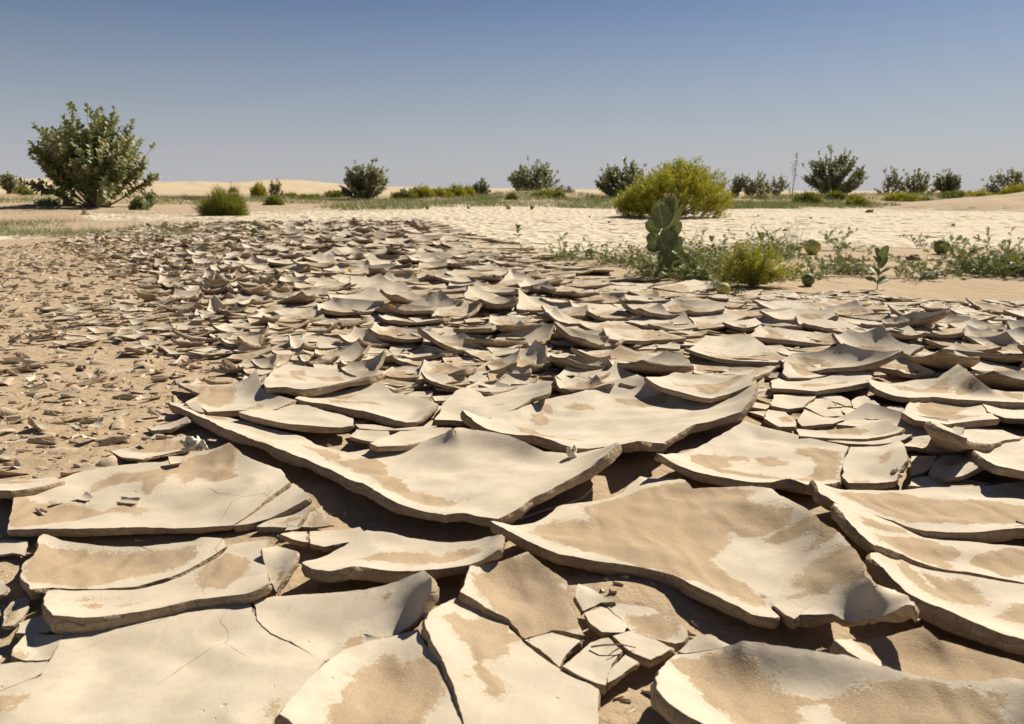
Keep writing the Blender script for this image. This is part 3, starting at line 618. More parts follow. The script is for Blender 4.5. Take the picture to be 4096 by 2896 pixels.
T_('large trough-shaped plate in the bottom right corner with a bright rounded left rim', r3([(380,1262,62),(300,1302,40),(200,1318,32),(110,1322,32),(60,1350,40),(20,1405,48),(28,1460,48),(80,1518,46),(150,1570,44),(250,1618,42),(320,1660,40),(440,1800,36),(1900,1800,0),(1900,1430,60),(1623,1440,62),(1560,1428,60),(1450,1440,54),(1200,1420,54),(1000,1370,58),(900,1330,60),(700,1300,62),(550,1286,62),(450,1262,64)]), 22, 0.075,
   sands=[r3([(75,1392),(150,1385),(330,1395),(440,1430),(540,1500),(700,1548),(820,1540),(950,1510),(1150,1510),(1400,1560),(1519,1610),(1600,1800),(1000,1800),(800,1640),(750,1575),(620,1590),(680,1640),(600,1800),(500,1800),(300,1620),(220,1540),(130,1460)])])
T_('tapering sandy strip behind the square plate', r3([(640,342,10),(760,352,8),(900,335,12),(1000,310,20),(1036,290,34),(1062,330,20),(1104,343,26),(1060,365,22),(950,384,18),(800,380,14),(650,372,12)]), 13, 0.04, sands=[r3([(760,345),(900,340),(970,342),(900,360),(780,358)])])
T_('thin sandy strip below the tapering one, its right end curled', r3([(654,378,6),(800,386,6),(950,392,8),(1060,374,14),(1140,368,34),(1100,395,24),(1040,404,20),(960,410,14),(860,408,10),(760,395,6)]), 12, 0.03, sands=[r3([(700,385),(900,395),(1020,390),(960,402),(800,398)])])
T_('curved plate with thick front edge, right of the horned end of the cupped slab', r3([(518,132,30),(560,122,10),(620,126,6),(740,122,10),(840,100,26),(890,74,40),(965,115,18),(946,140,38),(860,162,28),(720,182,20),(600,168,20),(530,162,22)]), 14, 0.05, sands=[r3([(640,150),(740,140),(820,145),(760,165),(660,165)]), r3([(800,135),(860,132),(870,150),(810,150)])])
T_('plate with a tall sharp back corner behind the curved one on the right', r3([(592,40,54),(640,62,24),(730,80,18),(868,72,34),(800,104,12),(700,122,10),(600,122,12),(575,100,24)]), 12, 0.05, sands=[r3([(600,85),(660,78),(730,105),(660,118)])])
T_('tent-shaped plate with the highest sharp peak on the right', r3([(945,125,50),(985,165,38),(1050,195,32),(1125,206,36),(1230,206,26),(1400,216,24),(1623,228,18),(1850,235,16),(1850,180,16),(1623,176,26),(1560,180,26),(1480,165,36),(1400,110,50),(1338,58,78),(1250,118,42),(1150,128,26),(1050,150,14),(1000,140,28)]), 16, 0.05,
   sands=[r3([(1050,160),(1180,165),(1290,148),(1300,180),(1290,202),(1180,200),(1080,185)]), r3([(1320,185),(1400,180),(1430,205),(1330,208)]), r3([(1520,200),(1623,195),(1623,220),(1530,215)])])
T_('bowl-shaped plate with a sandy floor below the tent-shaped one', r3([(1094,272,38),(1150,302,30),(1290,320,26),(1420,312,20),(1518,302,28),(1480,270,14),(1438,226,16),(1290,209,18),(1130,214,38)]), 15, 0.05, sands=[r3([(1140,270),(1200,240),(1330,235),(1390,250),(1320,290),(1440,300),(1300,312),(1200,300)])])
T_('rounded plate right of the bowl-shaped one', r3([(1442,226,24),(1460,262,22),(1540,292,16),(1700,304,12),(1850,300,10),(1850,240,10),(1623,236,12),(1540,229,10)]), 14, 0.05)
T_('plate rearing up with its dark underside over a deep black hollow', r3([(1213,300,84),(1280,335,74),(1380,388,60),(1398,405,44),(1480,400,24),(1605,378,12),(1530,350,10),(1420,335,10),(1320,332,16),(1260,315,30)]), 16, 0.035)
T_('smooth plate at the right edge with a thick lower left edge over the hollow', r3([(1386,412,44),(1440,460,42),(1500,502,44),(1535,512,46),(1623,532,44),(1850,570,40),(1850,375,12),(1623,384,12),(1500,402,20)]), 17, 0.055)
T_('small flat piece at the bottom of the black hollow', r3([(1138,462,3),(1240,458,5),(1243,482,4),(1195,530,3),(1130,545,3)]), 9, 0.03, base=-4)
T_('thin dished scrap with a curled right end beside the small flat piece', r3([(1256,458,6),(1390,448,12),(1442,470,34),(1458,490,36),(1360,545,16),(1280,552,12),(1208,540,8)]), 9, 0.03, base=-2, sands=[r3([(1280,485),(1380,470),(1390,490),(1300,508)])])
T_('flat sandy scrap along the front of the black hollow', r3([(1112,590,3),(1130,560,3),(1190,550,4),(1330,552,6),(1485,578,10),(1440,592,6),(1250,596,3)]), 9, 0.03, base=-4, sands=[r3([(1280,560),(1440,575),(1450,588),(1270,588)])])
# fractured tiles behind the fan-shaped plate
tiles = [[(495,295,18),(512,258,16),(590,268,10),(634,300,8),(632,330,12),(560,332,14)], [(522,240,14),(532,192,10),(620,190,8),(716,196,12),(668,246,8),(600,254,8)],
 [(672,248,5),(722,200,6),(780,215,6),(840,285,5),(760,290,5)], [(726,198,8),(800,186,10),(866,214,10),(870,246,6),(800,225,5)], [(874,212,8),(930,186,14),(1000,236,12),(955,262,6),(882,250,6)],
 [(640,300,5),(668,256,5),(750,290,5),(850,300,5),(800,322,5),(660,330,5)], [(846,280,5),(800,232,6),(868,252,5),(950,268,6),(1040,245,10),(1060,290,8),(960,300,6)], [(1010,240,12),(1090,242,18),(1100,262,16),(1066,300,8),(1046,250,6)],
 [(810,322,5),(870,302,5),(980,304,6),(1050,300,8),(1000,318,6),(900,330,6)]]
twords = ['ring-rimmed tile at the near left corner', 'long tile at the far left corner', 'left inner tile', 'back middle tile', 'back right tile', 'front left tile', 'centre right tile', 'right end tile with a raised side', 'front right tile']
for tw, tp in zip(twords, tiles):
    T_(tw + ' of the fractured patch behind the fan-shaped plate', r3(tp), 11, 0.03, sands=[r3([(560,290),(600,285),(620,310),(570,315)])] if tp is tiles[0] else [])
# thin remnants on the left, on the sand behind the wide flat plate
T_('thin remnant sheet on sand behind the wide flat plate, bare on its near side', [(480,436,2),(560,425,4),(700,395,4),(800,372,10),(850,392,8),(830,428,4),(720,450,8),(618,470,16),(520,462,4)], 6, 0.03, base=-10, sands=[[(560,420),(700,385),(840,385),(800,420),(700,425)]])
T_('thin ridge-like shard pointing at the end of the long dark rim', [(640,336,4),(740,318,10),(815,284,30),(828,300,22),(740,344,10),(660,350,3)], 9, 0.03, base=-6)
T_('white-edged curled chip on the back rim of the wide flat plate', [(733,465,16),(800,463,20),(786,492,6),(740,497,10)], 4, 0.02, base=6)
T_('pale chip curled up at the far tip of the long dark rim', [(808,235,16),(858,220,30),(884,270,6),(836,262,6)], 5, 0.02, base=6)

# ------------------------------------------------------------------ mid-field plates: a Voronoi crack pattern on the ground
def voronoi(P, big=0.5):
    P = np.asarray(P); cells = []
    for i in range(len(P)):
        d2 = ((P - P[i]) ** 2).sum(1); idx = np.argsort(d2)[1:22]
        c = P[i]; poly = [c + np.array(q) * big for q in ((-1, -1), (1, -1), (1, 1), (-1, 1))]
        for j in idx:
            m = (P[j] + c) / 2; nn = P[j] - c; new = []
            vals = [(q - m) @ nn for q in poly]
            for k in range(len(poly)):
                a, b = poly[k - 1], poly[k]; va, vb = vals[k - 1], vals[k]
                if (va <= 0) != (vb <= 0): new.append(a + (b - a) * (va / (va - vb)))
                if vb <= 0: new.append(b)
            poly = new
            if len(poly) < 3: break
        cells.append(np.array(poly))
    return cells

ZONE_PLATE = [(600, 1000), (520, 850), (470, 800), (440, 745), (400, 690), (330, 640), (240, 590), (170, 560), (120, 540), (300, 508), (600, 497), (950, 496), (1030, 522), (1230, 583), (1320, 622), (1500, 648), (1650, 664), (1880, 664), (2050, 690), (2296, 690), (2700, 705), (3000, 1100)]
ZONE_FLAKE = [(-420, 570), (-100, 560), (60, 545), (300, 520), (420, 545), (480, 640), (500, 745), (540, 810), (400, 890), (440, 960), (330, 1000), (300, 1030), (-20, 1090), (-420, 1150)]

def psize(x, y):
    px, py = proj(np.array([x]), np.array([y]), np.array([0.0])); px, py = px[0], py[0]
    left = 560 - (900 - py) * 0.75
    t = min(max((px - left) / 420, 0), 1)
    s = 0.060 + 0.150 * t
    if y > 5: s *= max(0.72, 1 - (y - 5) * 0.04)
    s *= 1 + 0.8 * float(vn(x * 1.7, y * 1.7, 77)) + 0.5 * float(vn(x * 5, y * 5, 78))
    if px > 1500: s *= 1.12
    return s

def poisson(zone, x0, x1, y0, y1, size, tries, k=0.86, seed=3):
    rg = np.random.default_rng(seed); pts = []; grid = {}
    C = 0.1
    X = rg.uniform(0, 1, tries); Yt = rg.uniform(0, 1, tries)
    Y = y0 + (y1 - y0) * Yt ** 1.35; XX = x0 + (x1 - x0) * X
    XX = XX * np.clip(Y / y1 + 0.35, 0, 1)
    px, py = proj(XX, Y, np.zeros(tries)); ok = inpoly(px, py, zone)
    for x, y in zip(XX[ok], Y[ok]):
        s = size(x, y) * k; gi, gj = int(math.floor(x / C)), int(math.floor(y / C)); r = int(s / C) + 1; bad = False
        for a in range(gi - r, gi + r + 1):
            for b in range(gj - r, gj + r + 1):
                for q in grid.get((a, b), ()):
                    if (q[0] - x) ** 2 + (q[1] - y) ** 2 < (s * 0.5 + q[2] * 0.5) ** 2: bad = True; break
                if bad: break
            if bad: break
        if not bad: pts.append((x, y)); grid.setdefault((gi, gj), []).append((x, y, s))
    return pts

def radial_plate(poly, lifts, M, rings, T, zb, seed, tilt=(0, 0), rg=None, pw=2.4, roughk=1.0, cyl=0.0, rows=2):
    """plate from a convex outline with per-corner lifts"""
    n = len(poly); c = poly.mean(0); sag = 0.2 + 2.0 * hsh(np.arange(n), np.full(n, seed), 9)
    seg = np.linalg.norm(np.roll(poly, -1, 0) - poly, axis=1); per = seg.sum()
    B = []; L = []; cs = np.concatenate([[0], np.cumsum(seg)])
    # keep the corners
    for i in range(n):
        k = max(1, int(round(M * seg[i] / per)))
        for q in range(k):
            t = q / k; B.append(poly[i] + (poly[(i + 1) % n] - poly[i]) * t)
            L.append((lifts[i] * (1 - t) + lifts[(i + 1) % n] * t) * (1 - sag[i] * t * (1 - t)))
    B = np.array(B); L = np.array(L); m = len(B)
    a = np.arange(m); sc = math.sqrt(per / 4 * per / 4)
    tan = np.roll(B, -1, 0) - np.roll(B, 1, 0); tan /= np.linalg.norm(tan, axis=1)[:, None] + 1e-9
    w = (fbm(a * 0.45, a * 0 + seed, seed, 3) * 0.05 * sc) * roughk
    B = B + np.stack([tan[:, 1], -tan[:, 0]], 1) * w[:, None]
    v = [np.array([[c[0], c[1], 0.0]])]; ang = np.arctan2(B[:, 1] - c[1], B[:, 0] - c[0])
    for r in rings:
        p = c + (B - c) * r
        z = L * r ** pw
        v.append(np.column_stack([p, z]))
    v = np.concatenate(v)
    d = v[:, :2] - c
    v[:, 2] += zb + d[:, 0] * tilt[0] + d[:, 1] * tilt[1] + fbm(v[:, 0] * 16, v[:, 1] * 16, seed + 3, 2) * 0.006 * min(1, sc / 0.15)
    t = []
    i = np.arange(m); j = (i + 1) % m
    t.append(np.stack([np.zeros(m, int), 1 + i, 1 + j], 1))
    for k in range(len(rings) - 1):
        a0 = 1 + k * m; b0 = 1 + (k + 1) * m
        t.append(np.stack([a0 + i, b0 + i, b0 + j], 1)); t.append(np.stack([a0 + i, b0 + j, a0 + j], 1))
    t = np.concatenate(t)
    hh = v[:, 2] - zb
    sa = (0.5 + 1.1 * vn(np.array([seed * 1.7]), np.array([0.3]), 5)[0]) * 0.02 - hh * 1.1 + fbm(v[:, 0] * 11, v[:, 1] * 11, 55, 2) * 0.034 - 0.004
    sa[-m:] -= 0.02
    return close_plate(v, t, len(v) - m + i, T, sa, rows, 0.0012 * roughk)

def build_field():
    pts = poisson(ZONE_PLATE, -9, 9, 1.1, 13.5, psize, 30000, k=0.66)
    pts = np.array(pts)
    cells = voronoi(pts)
    rg = np.random.default_rng(11); out = []
    allB = PLATES
    for i, (c, poly) in enumerate(zip(pts, cells)):
        if len(poly) < 3: continue
        s = psize(*c)
        ext = np.abs(poly - c).max()
        if ext > s * 1.6: poly = c + (poly - c) * (s * 1.2 / ext)
        cc = poly.mean(0)
        if cc[1] < 3.2:
            bad = False
            for B in allB:
                if abs(B[:, 0].mean() - cc[0]) > 1 or abs(B[:, 1].mean() - cc[1]) > 1: continue
                q = np.vstack([poly, cc[None], (poly + cc) / 2]); ins = inpoly(q[:, 0], q[:, 1], B)
                if ins[len(poly)] or ins.mean() > 0.34: bad = True; break
            if bad: continue
        px, py = proj(np.array([cc[0]]), np.array([cc[1]]), np.array([0.0])); px, py = px[0], py[0]
        if py > 1010 and px < 2250: continue
        edge = sdf(np.array([px]), np.array([py]), ZONE_PLATE)[0]
        if rg.random() < 0.10: continue
        flat = min(max((edge) / 60, 0.25), 1) if (px > 950 and py < 700) else 1.0
        k = rg.uniform(0.25, 1.15) * flat
        n = len(poly)
        sh = rg.uniform(0.96, 1.07)
        poly = cc + (poly - cc) * sh
        # drop tiny edges
        keep = [q for q in range(n) if np.linalg.norm(poly[q] - poly[q - 1]) > 0.24 * s]
        if len(keep) < 3: continue
        poly = poly[keep]; n = len(poly)
        lf = rg.uniform(0.03, 0.30, n) * s * k
        a = rg.uniform(0, 2 * math.pi); ax = np.array([math.cos(a), math.sin(a)])
        lf += np.abs(((poly - cc) / s) @ ax) * 0.24 * s * k
        if rg.random() < 0.4: lf *= 0.15; lf += (np.maximum(((poly - cc) / s) @ ax, 0) * rg.uniform(0.1, 0.9) + np.maximum(-((poly - cc) / s) @ ax, 0) * rg.uniform(0.1, 0.9)) * 0.5 * s * k
        lf[rg.integers(n)] += rg.uniform(0, 0.26) * s * k
        lf = np.clip(lf * (0.72 if s > 0.12 else 1.15), 0.001, 0.05)
        tilt = rg.normal(0, 0.07, 2) * (0.4 + k)
        if rg.random() < 0.05 and s < 0.16: tilt = rg.normal(0, 0.22, 2)
        app = (s / cc[1]) ** 2 * cc[1] ** 0.0
        out.append((app, cc, poly, lf, tilt, s, px, py))
    out.sort(key=lambda q: -q[0] if (-60 < q[6] < 2356) else 1)
    nind = 300 - len(PLATES)
    acc = []; base = 0; k = 0
    for idx, (app, cc, poly, lf, tilt, s, px, py) in enumerate(out):
        ind = k < nind and -40 < px < 2330
        near = cc[1] < 5.5
        M = 36 if ind else (22 if near else 12)
        rings = (0.28, 0.52, 0.72, 0.87, 1.0) if ind else ((0.4, 0.75, 1.0) if near else (0.55, 1.0))
        T = min(0.017, 0.05 * s + 0.004) * rg.uniform(0.75, 1.15)
        T = min(T, 0.0125)
        zb = GZ - 0.004 + T + rg.uniform(-0.004, 0.006) + (gz(*cc) - GZ if cc[1] > 9 else 0)
        V, Fc, mi, sa = radial_plate(poly, lf, M, rings, T, zb, idx + 3, tilt, rows=2 if ind else (1 if near else 0), pw=rg.uniform(2.0, 3.6))
        if ind:
            k += 1
            c3 = np.array([cc[0], cc[1], GZ])
            o = mesh_obj('mud_plate', V - c3, Fc, [M_TOP, M_SIDE], mi=mi, attrs={'sand': sa}, loc=c3)
            hor = 'at the left margin of the field' if px < 620 else ('in the left part of the field' if px < 1000 else ('in the middle of the field' if px < 1450 else ('in the right part of the field' if px < 1900 else 'at the right margin of the field')))
            ver = 'just behind the traced foreground' if False else ('by the big slabs' if py > 790 else ('halfway back' if py > 700 else 'towards the vines'))
            kind = 'deeply cupped' if lf.mean() > 0.034 else ('gently cupped' if lf.mean() > 0.018 else 'nearly flat')
            tag(o, f'{kind} small mud plate {hor}, {ver}', 'mud plate', GRP)
        else:
            acc.append((V, Fc, mi, sa))
    V = np.concatenate([a[0] for a in acc]); offs = np.cumsum([0] + [len(a[0]) for a in acc[:-1]])
    Fc = np.concatenate([a[1] + o for a, o in zip(acc, offs)]); mi = np.concatenate([a[2] for a in acc]); sa = np.concatenate([a[3] for a in acc])
    o = mesh_obj('far_mud_plates', V, Fc, [M_TOP, M_SIDE], mi=mi, attrs={'sand': sa})
    tag(o, 'countless small curled mud plates stretching back to the pale flat', 'mud plates', kind='stuff')
    print('plates', len(out), 'individual', k, 'traced', len(PLATES))
build_field()

# ------------------------------------------------------------------ tile sheets (flat shards under the plates, pale crust)
def tile_sheet(name, zone, x0, x1, y0, y1, size, shrink, lift, thick, zoff, drop, seed, label, avoid=True, sandb=0.0, G=4, topm=None):
    rg = np.random.default_rng(seed)
    nx = int((x1 - x0) / size); ny = int((y1 - y0) / (size * 0.85))
    gx = x0 + (np.arange(nx + 1) * size)[None, :] + (np.arange(ny + 1) % 2)[:, None] * size * 0.5 + rg.uniform(-0.33, 0.33, (ny + 1, nx + 1)) * size
    gy = y0 + (np.arange(ny + 1) * size * 0.85)[:, None] + rg.uniform(-0.30, 0.30, (ny + 1, nx + 1)) * size
    c = np.stack([np.stack([gx[:-1, :-1], gy[:-1, :-1]], -1), np.stack([gx[:-1, 1:], gy[:-1, 1:]], -1), np.stack([gx[1:, 1:], gy[1:, 1:]], -1), np.stack([gx[1:, :-1], gy[1:, :-1]], -1)], -2).reshape(-1, 4, 2)
    m = c.mean(1); px, py = proj(m[:, 0], m[:, 1], np.zeros(len(m)))
    ok = inpoly(px, py, zone) & (px > -250) & (px < 2550) & (rg.random(len(m)) > drop)
    if avoid:
        for B in PLATES:
            # shards may only peep out from the rims of the traced plates
            ok &= ~inpoly(m[:, 0], m[:, 1], B)
    c = c[ok]; m = m[ok]; K = len(c)
    sh = rg.uniform(shrink - 0.08, shrink + 0.03, K)[:, None, None]
    c = m[:, None] + (c - m[:, None]) * sh
    u = np.linspace(0, 1, G); uu, vv = np.meshgrid(u, u); uu = uu.ravel(); vv = vv.ravel()
    W = np.stack([(1 - uu) * (1 - vv), uu * (1 - vv), uu * vv, (1 - uu) * vv], 1)         # G*G,4
    xy = np.einsum('gk,nkd->ngd', W, c)
    rim = np.maximum(np.abs(2 * uu - 1), np.abs(2 * vv - 1)) ** 2
    lf = rg.uniform(0, 1, (K, 4)) ** 1.5 * lift
    z = np.einsum('gk,nk->ng', W, lf) * rim[None] + fbm(xy[..., 0] * 25, xy[..., 1] * 25, 4, 2) * 0.004
    base = ground_z(m[:, 0], m[:, 1]) + zoff + rg.uniform(-0.003, 0.003, K)
    z = z + base[:, None]
    top = np.concatenate([xy, z[..., None]], -1)                                            # K,GG,3
    ring = [i for i in range(G)] + [G * r + G - 1 for r in range(1, G)] + [G * (G - 1) + i for i in range(G - 2, -1, -1)] + [G * r for r in range(G - 2, 0, -1)]
    rt = top[:, ring]; rb = rt.copy(); rb[..., 2] -= thick
    V = np.concatenate([top, rt, rb], 1); per = V.shape[1]; R_ = len(ring)
    f = []
    for r in range(G - 1):
        for q in range(G - 1): a = r * G + q; f.append((a, a + 1, a + G + 1, a + G))
    nt = len(f)
    for i in range(R_):
        j = (i + 1) % R_; f.append((G * G + i, G * G + R_ + i, G * G + R_ + j, G * G + j))
    f = np.array(f); FA = (f[None] + (np.arange(K) * per)[:, None, None]).reshape(-1, 4)
    mi = np.tile(np.array([0] * nt + [1] * R_), K)
    sa = np.full((K, per), -1.0); sa[:, :G * G] = (rg.uniform(-0.03, 0.012, K) + sandb)[:, None] - (z - base[:, None]) * 0.6
    o = mesh_obj(name, V.reshape(-1, 3), FA, [topm or M_TOP, M_SIDE], mi=mi, attrs={'sand': sa.ravel()})
    tag(o, label, 'mud crust', kind='stuff'); print(name, K)
tile_sheet('flat_shards', [(560, 900), (540, 700), (420, 600), (950, 520), (1230, 583), (1320, 622), (1500, 648), (1880, 664), (2296, 690), (2700, 705), (3000, 1100), (600, 1000)], -4.5, 5.5, 1.6, 6.5, 0.068, 0.95, 0.012, 0.007, 0.007, 0.28, 5, 'flat broken mud shards lying between and under the curled plates')
tile_sheet('pale_crust', ZONE_CRUST, -7, 14, 5.2, 15.5, 0.15, 0.9, 0.012, 0.006, -0.004, 0.86, 6, 'pale cracked crust of the flat behind the vines', False, -0.02, topm=M_CRUST)
ZONE_THIN = [(60, 700), (330, 660), (470, 690), (520, 760), (500, 800), (300, 790), (130, 770)]
tile_sheet('thin_crust', ZONE_THIN, -3, 0.5, 2.2, 4.2, 0.06, 0.93, 0.020, 0.004, 0.008, 0.55, 8, 'thin pale peeling crust left of the curled plates', False)
tile_sheet('fringe_crust', [(1640, 655), (1880, 650), (2060, 668), (2296, 675), (2700, 690), (2700, 720), (2000, 700), (1640, 690)], 0.5, 6, 2.7, 4.6, 0.055, 0.95, 0.012, 0.004, 0.008, 0.35, 9, 'thin pale crust breaking up at the foot of the sandy strip', False)

# ------------------------------------------------------------------ curled flakes on the left
def in_plates(pts):
    P = np.array(pts); r = np.zeros(len(P), bool)
    for B in PLATES: r |= inpoly(P[:, 0], P[:, 1], B)
    return r
def flake_proto(seed):
    rg = np.random.default_rng(seed)
    n = 11; m = 7
    u = np.linspace(-1, 1, n); v = np.linspace(-1, 1, m); U, V = np.meshgrid(u, v)
    asp = rg.uniform(0.42, 0.95); edge = 0.55 * fbm(U * 1.5 + seed, V * 0 + 3.3, seed, 3); e2 = 0.50 * fbm(V * 1.5 + seed, U * 0 + 8, seed + 1, 3)
    taper = 1 - rg.uniform(0, 0.95) * (U * 0.5 + 0.5)
    X = U * (1 + e2) * 0.5; Y = V * asp * 0.5 * taper * (1 + edge)
    roll = rg.choice([1.6, 2.2, 2.8, 3.4, 4.8, 6.0]) ; k = roll            # total bend angle over the width
    th = Y / (asp * 0.5 + 1e-6) * k / 2
    rad = asp / k
    Yb = np.sin(th) * rad; Zb = (1 - np.cos(th)) * rad + 0.10 * X ** 2 * rg.uniform(-0.5, 2)
    top = np.stack([X, Yb, Zb], -1).reshape(-1, 3)
    t = []
    for r in range(m - 1):
        for q in range(n - 1):
            a = r * n + q; t.append((a, a + 1, a + n + 1)); t.append((a, a + n + 1, a + n))
    t = np.array(t)
    loop = np.array([i for i in range(n)] + [n * r + n - 1 for r in range(1, m)] + [n * (m - 1) + i for i in range(n - 2, -1, -1)] + [n * r for r in range(m - 2, 0, -1)])
    return close_plate(top, t, loop, 0.028, np.full(len(top), -0.05), 0, 0.003, seed)
def flakes():
    protos = [flake_proto(s) for s in range(16)]
    meshes = []
    rg = np.random.default_rng(21)
    def fs(x, y): return 0.042 - 0.007 * min(y / 4, 1) + 0.012 * float(vn(x * 2, y * 2, 31))
    pts = poisson(ZONE_FLAKE, -7, 1.2, 1.0, 8.0, fs, 30000, k=0.80, seed=9)
    L = []
    inside = in_plates(pts)
    for (x, y), ins in zip(pts, inside):
        if ins: continue
        s = fs(x, y) * rg.uniform(0.45, 1.7)
        dens = float(vn(x * 3.2, y * 3.2, 66))
        if dens < -0.28 and rg.random() < 0.7: continue
        flip = rg.random() < 0.35
        L.append((s / y, x, y, s, flip))
    L.sort(key=lambda q: -q[0])
    for p in protos[:]:
        me = None; meshes.append(None)
    acc = []
    for i, (a, x, y, s, flip) in enumerate(L):
        k = int(rg.integers(16)); rz = rg.uniform(0, 6.28) if rg.random() < 0.35 else rg.normal(0, 0.5)
        rx = rg.normal(0, 0.22) + (math.pi if flip else 0); ry = rg.normal(0, 0.18)
        M = Matrix.Rotation(rz, 3, 'Z') @ Matrix.Rotation(rx, 3, 'X') @ Matrix.Rotation(ry, 3, 'Y')
        V, Fc, mi, sa = protos[k]
        Mn = np.array(M) * s
        z0 = (V @ Mn.T)[:, 2].min()
        loc = (x, y, gz(x, y) - z0 - rg.uniform(0.05, 0.28) * s)
        pxx = float(proj(np.array([x]), np.array([y]), np.array([0.]))[0][0])
        if len([1]) and i < 10 ** 9 and flakes.n < 280 and -20 < pxx < 2300:
            flakes.n += 1
            if meshes[k] is None:
                o = mesh_obj('mud_flake', V, Fc, [M_TOP, M_FLAKE], mi=mi, attrs={'sand': sa}); meshes[k] = o
            else:
                o = meshes[k].copy(); COL.objects.link(o)
            o.location = loc; o.rotation_euler = M.to_euler(); o.scale = (s, s, s)
            py_ = float(proj(np.array([x]), np.array([y]), np.array([0.]))[1][0])
            where = 'on the bare sand at the left edge' if pxx < 230 else ('on the sand beside the curled plates' if py_ < 880 else 'on the sand behind the wide flat plate')
            sh = 'rolled like a tube' if protos[k][0][:, 2].max() > 0.36 else 'arched'
            tag(o, f'tiny thin mud flake, {sh}, lying {"face down " if flip else ""}{where}', 'mud flake', 'tiny curled mud flakes on the left')
        else:
            acc.append((V @ Mn.T + np.array(loc), Fc, mi, sa))
    # crumbs
    for _ in range(1500):
        px = rg.uniform(-150, 560); py = rg.uniform(560, 1090)
        if not inpoly(np.array([px]), np.array([py]), ZONE_FLAKE)[0]: continue
        x, y = D(px, py); k = int(rg.integers(16)); s = rg.uniform(0.006, 0.02) * (0.6 + y * 0.25)
        M = np.array(Matrix.Rotation(rg.uniform(0, 6.28), 3, 'Z') @ Matrix.Rotation(rg.normal(0, 0.5), 3, 'X')) * s
        V, Fc, mi, sa = protos[k]
        acc.append((V @ M.T + np.array((x, y, gz(x, y) - 0.001)), Fc, mi, sa))
    V = np.concatenate([a[0] for a in acc]); offs = np.cumsum([0] + [len(a[0]) for a in acc[:-1]])
    Fc = np.concatenate([a[1] + o for a, o in zip(acc, offs)]); mi = np.concatenate([a[2] for a in acc]); sa = np.concatenate([a[3] for a in acc])
    o = mesh_obj('scattered_flakes', V, Fc, [M_TOP, M_FLAKE], mi=mi, attrs={'sand': sa})
    tag(o, 'countless tiny mud flakes and crumbs scattered over the sand on the left', 'mud flakes', kind='stuff'); print('flakes', len(L), flakes.n)
flakes.n = 0
flakes()

# ------------------------------------------------------------------ plants
def tube(path, radii, sides=5):
    path = np.asarray(path, float); n = len(path)
    d = np.gradient(path, axis=0); d /= np.linalg.norm(d, axis=1)[:, None] + 1e-9
    up = np.array([0.03, 0.99, 0.1]) if abs(d[:, 2]).mean() > 0.7 else np.array([0.0, 0.05, 1.0])
    a = np.cross(d, up); a /= np.linalg.norm(a, axis=1)[:, None] + 1e-9; b = np.cross(d, a)
    th = np.arange(sides) * 2 * math.pi / sides
    r = np.asarray(radii, float).reshape(-1, 1, 1) * np.ones((n, 1, 1))
    v = path[:, None] + r * (np.cos(th)[None, :, None] * a[:, None] + np.sin(th)[None, :, None] * b[:, None])
    i = np.arange(n - 1)[:, None] * sides; j = np.arange(sides)[None]; j2 = (j + 1) % sides
    f = np.stack([i + j, i + j2, i + sides + j2, i + sides + j], -1).reshape(-1, 4)
    return v.reshape(-1, 3), f

class Acc:
    def __init__(s): s.v = []; s.f = []; s.t = []; s.n = 0
    def add(s, v, f, tone=0.5):
        s.v.append(v); s.f.append(np.asarray(f) + s.n); s.t.append(np.full(len(v), tone) if np.isscalar(tone) else tone); s.n += len(v)
    def inst(s, pv, pf, pos, ax, ay, az, sc, tone):
        """many copies of proto (pv,pf) with frames ax, ay, az (K,3), scale (K,)"""
        K = len(pos)
        if K == 0: return
        pos, ax, ay, az = map(np.asarray, (pos, ax, ay, az)); sc = np.asarray(sc)
        if sc.ndim == 1: sc = np.repeat(sc[:, None], 3, 1)
        v = pos[:, None] + (pv[None, :, 0:1] * sc[:, None, 0:1]) * ax[:, None] + (pv[None, :, 1:2] * sc[:, None, 1:2]) * ay[:, None] + (pv[None, :, 2:3] * sc[:, None, 2:3]) * az[:, None]
        f = np.asarray(pf)[None] + (np.arange(K) * len(pv))[:, None, None]
        s.add(v.reshape(-1, 3), f.reshape(-1, np.asarray(pf).shape[1]), np.repeat(np.asarray(tone), len(pv)))
    def build(s, name, m, parent=None, loc=None, smooth=True):
        V = np.concatenate(s.v); Fc = np.concatenate(s.f); t = np.concatenate(s.t)
        if parent is None and loc is not None: V = V - np.array(loc)
        return mesh_obj(name, V, Fc, m, parent, attrs={'tone': t}, loc=loc if parent is None else None, smooth=smooth)

# broad leaf prototype: length along +Y, width along X, normal +Z
_t = [0, 0.12, 0.35, 0.6, 0.82, 0.95, 1.0]; _w = [0.03, 0.20, 0.30, 0.34, 0.27, 0.13, 0.01]
LEAF_V = []; LEAF_F = []
for i, (t_, w_) in enumerate(zip(_t, _w)):
    zc = -0.22 * t_ ** 2
    LEAF_V += [(-w_, t_, zc + w_ * 0.35), (0, t_, zc), (w_, t_, zc + w_ * 0.35)]
for i in range(6):
    a = i * 3; LEAF_F += [(a, a + 1, a + 4, a + 3), (a + 1, a + 2, a + 5, a + 4)]
LEAF_V = np.array(LEAF_V); LEAF_F = np.array(LEAF_F)
SM_V = np.array([(-0.25, 0.3, 0.05), (0, 0, 0), (0.25, 0.3, 0.05), (0.22, 0.75, 0), (0, 1, -0.1), (-0.22, 0.75, 0), (0, 0.5, 0)]); SM_F = np.array([(1, 2, 6, 0), (6, 2, 3, 4), (6, 4, 5, 0)])
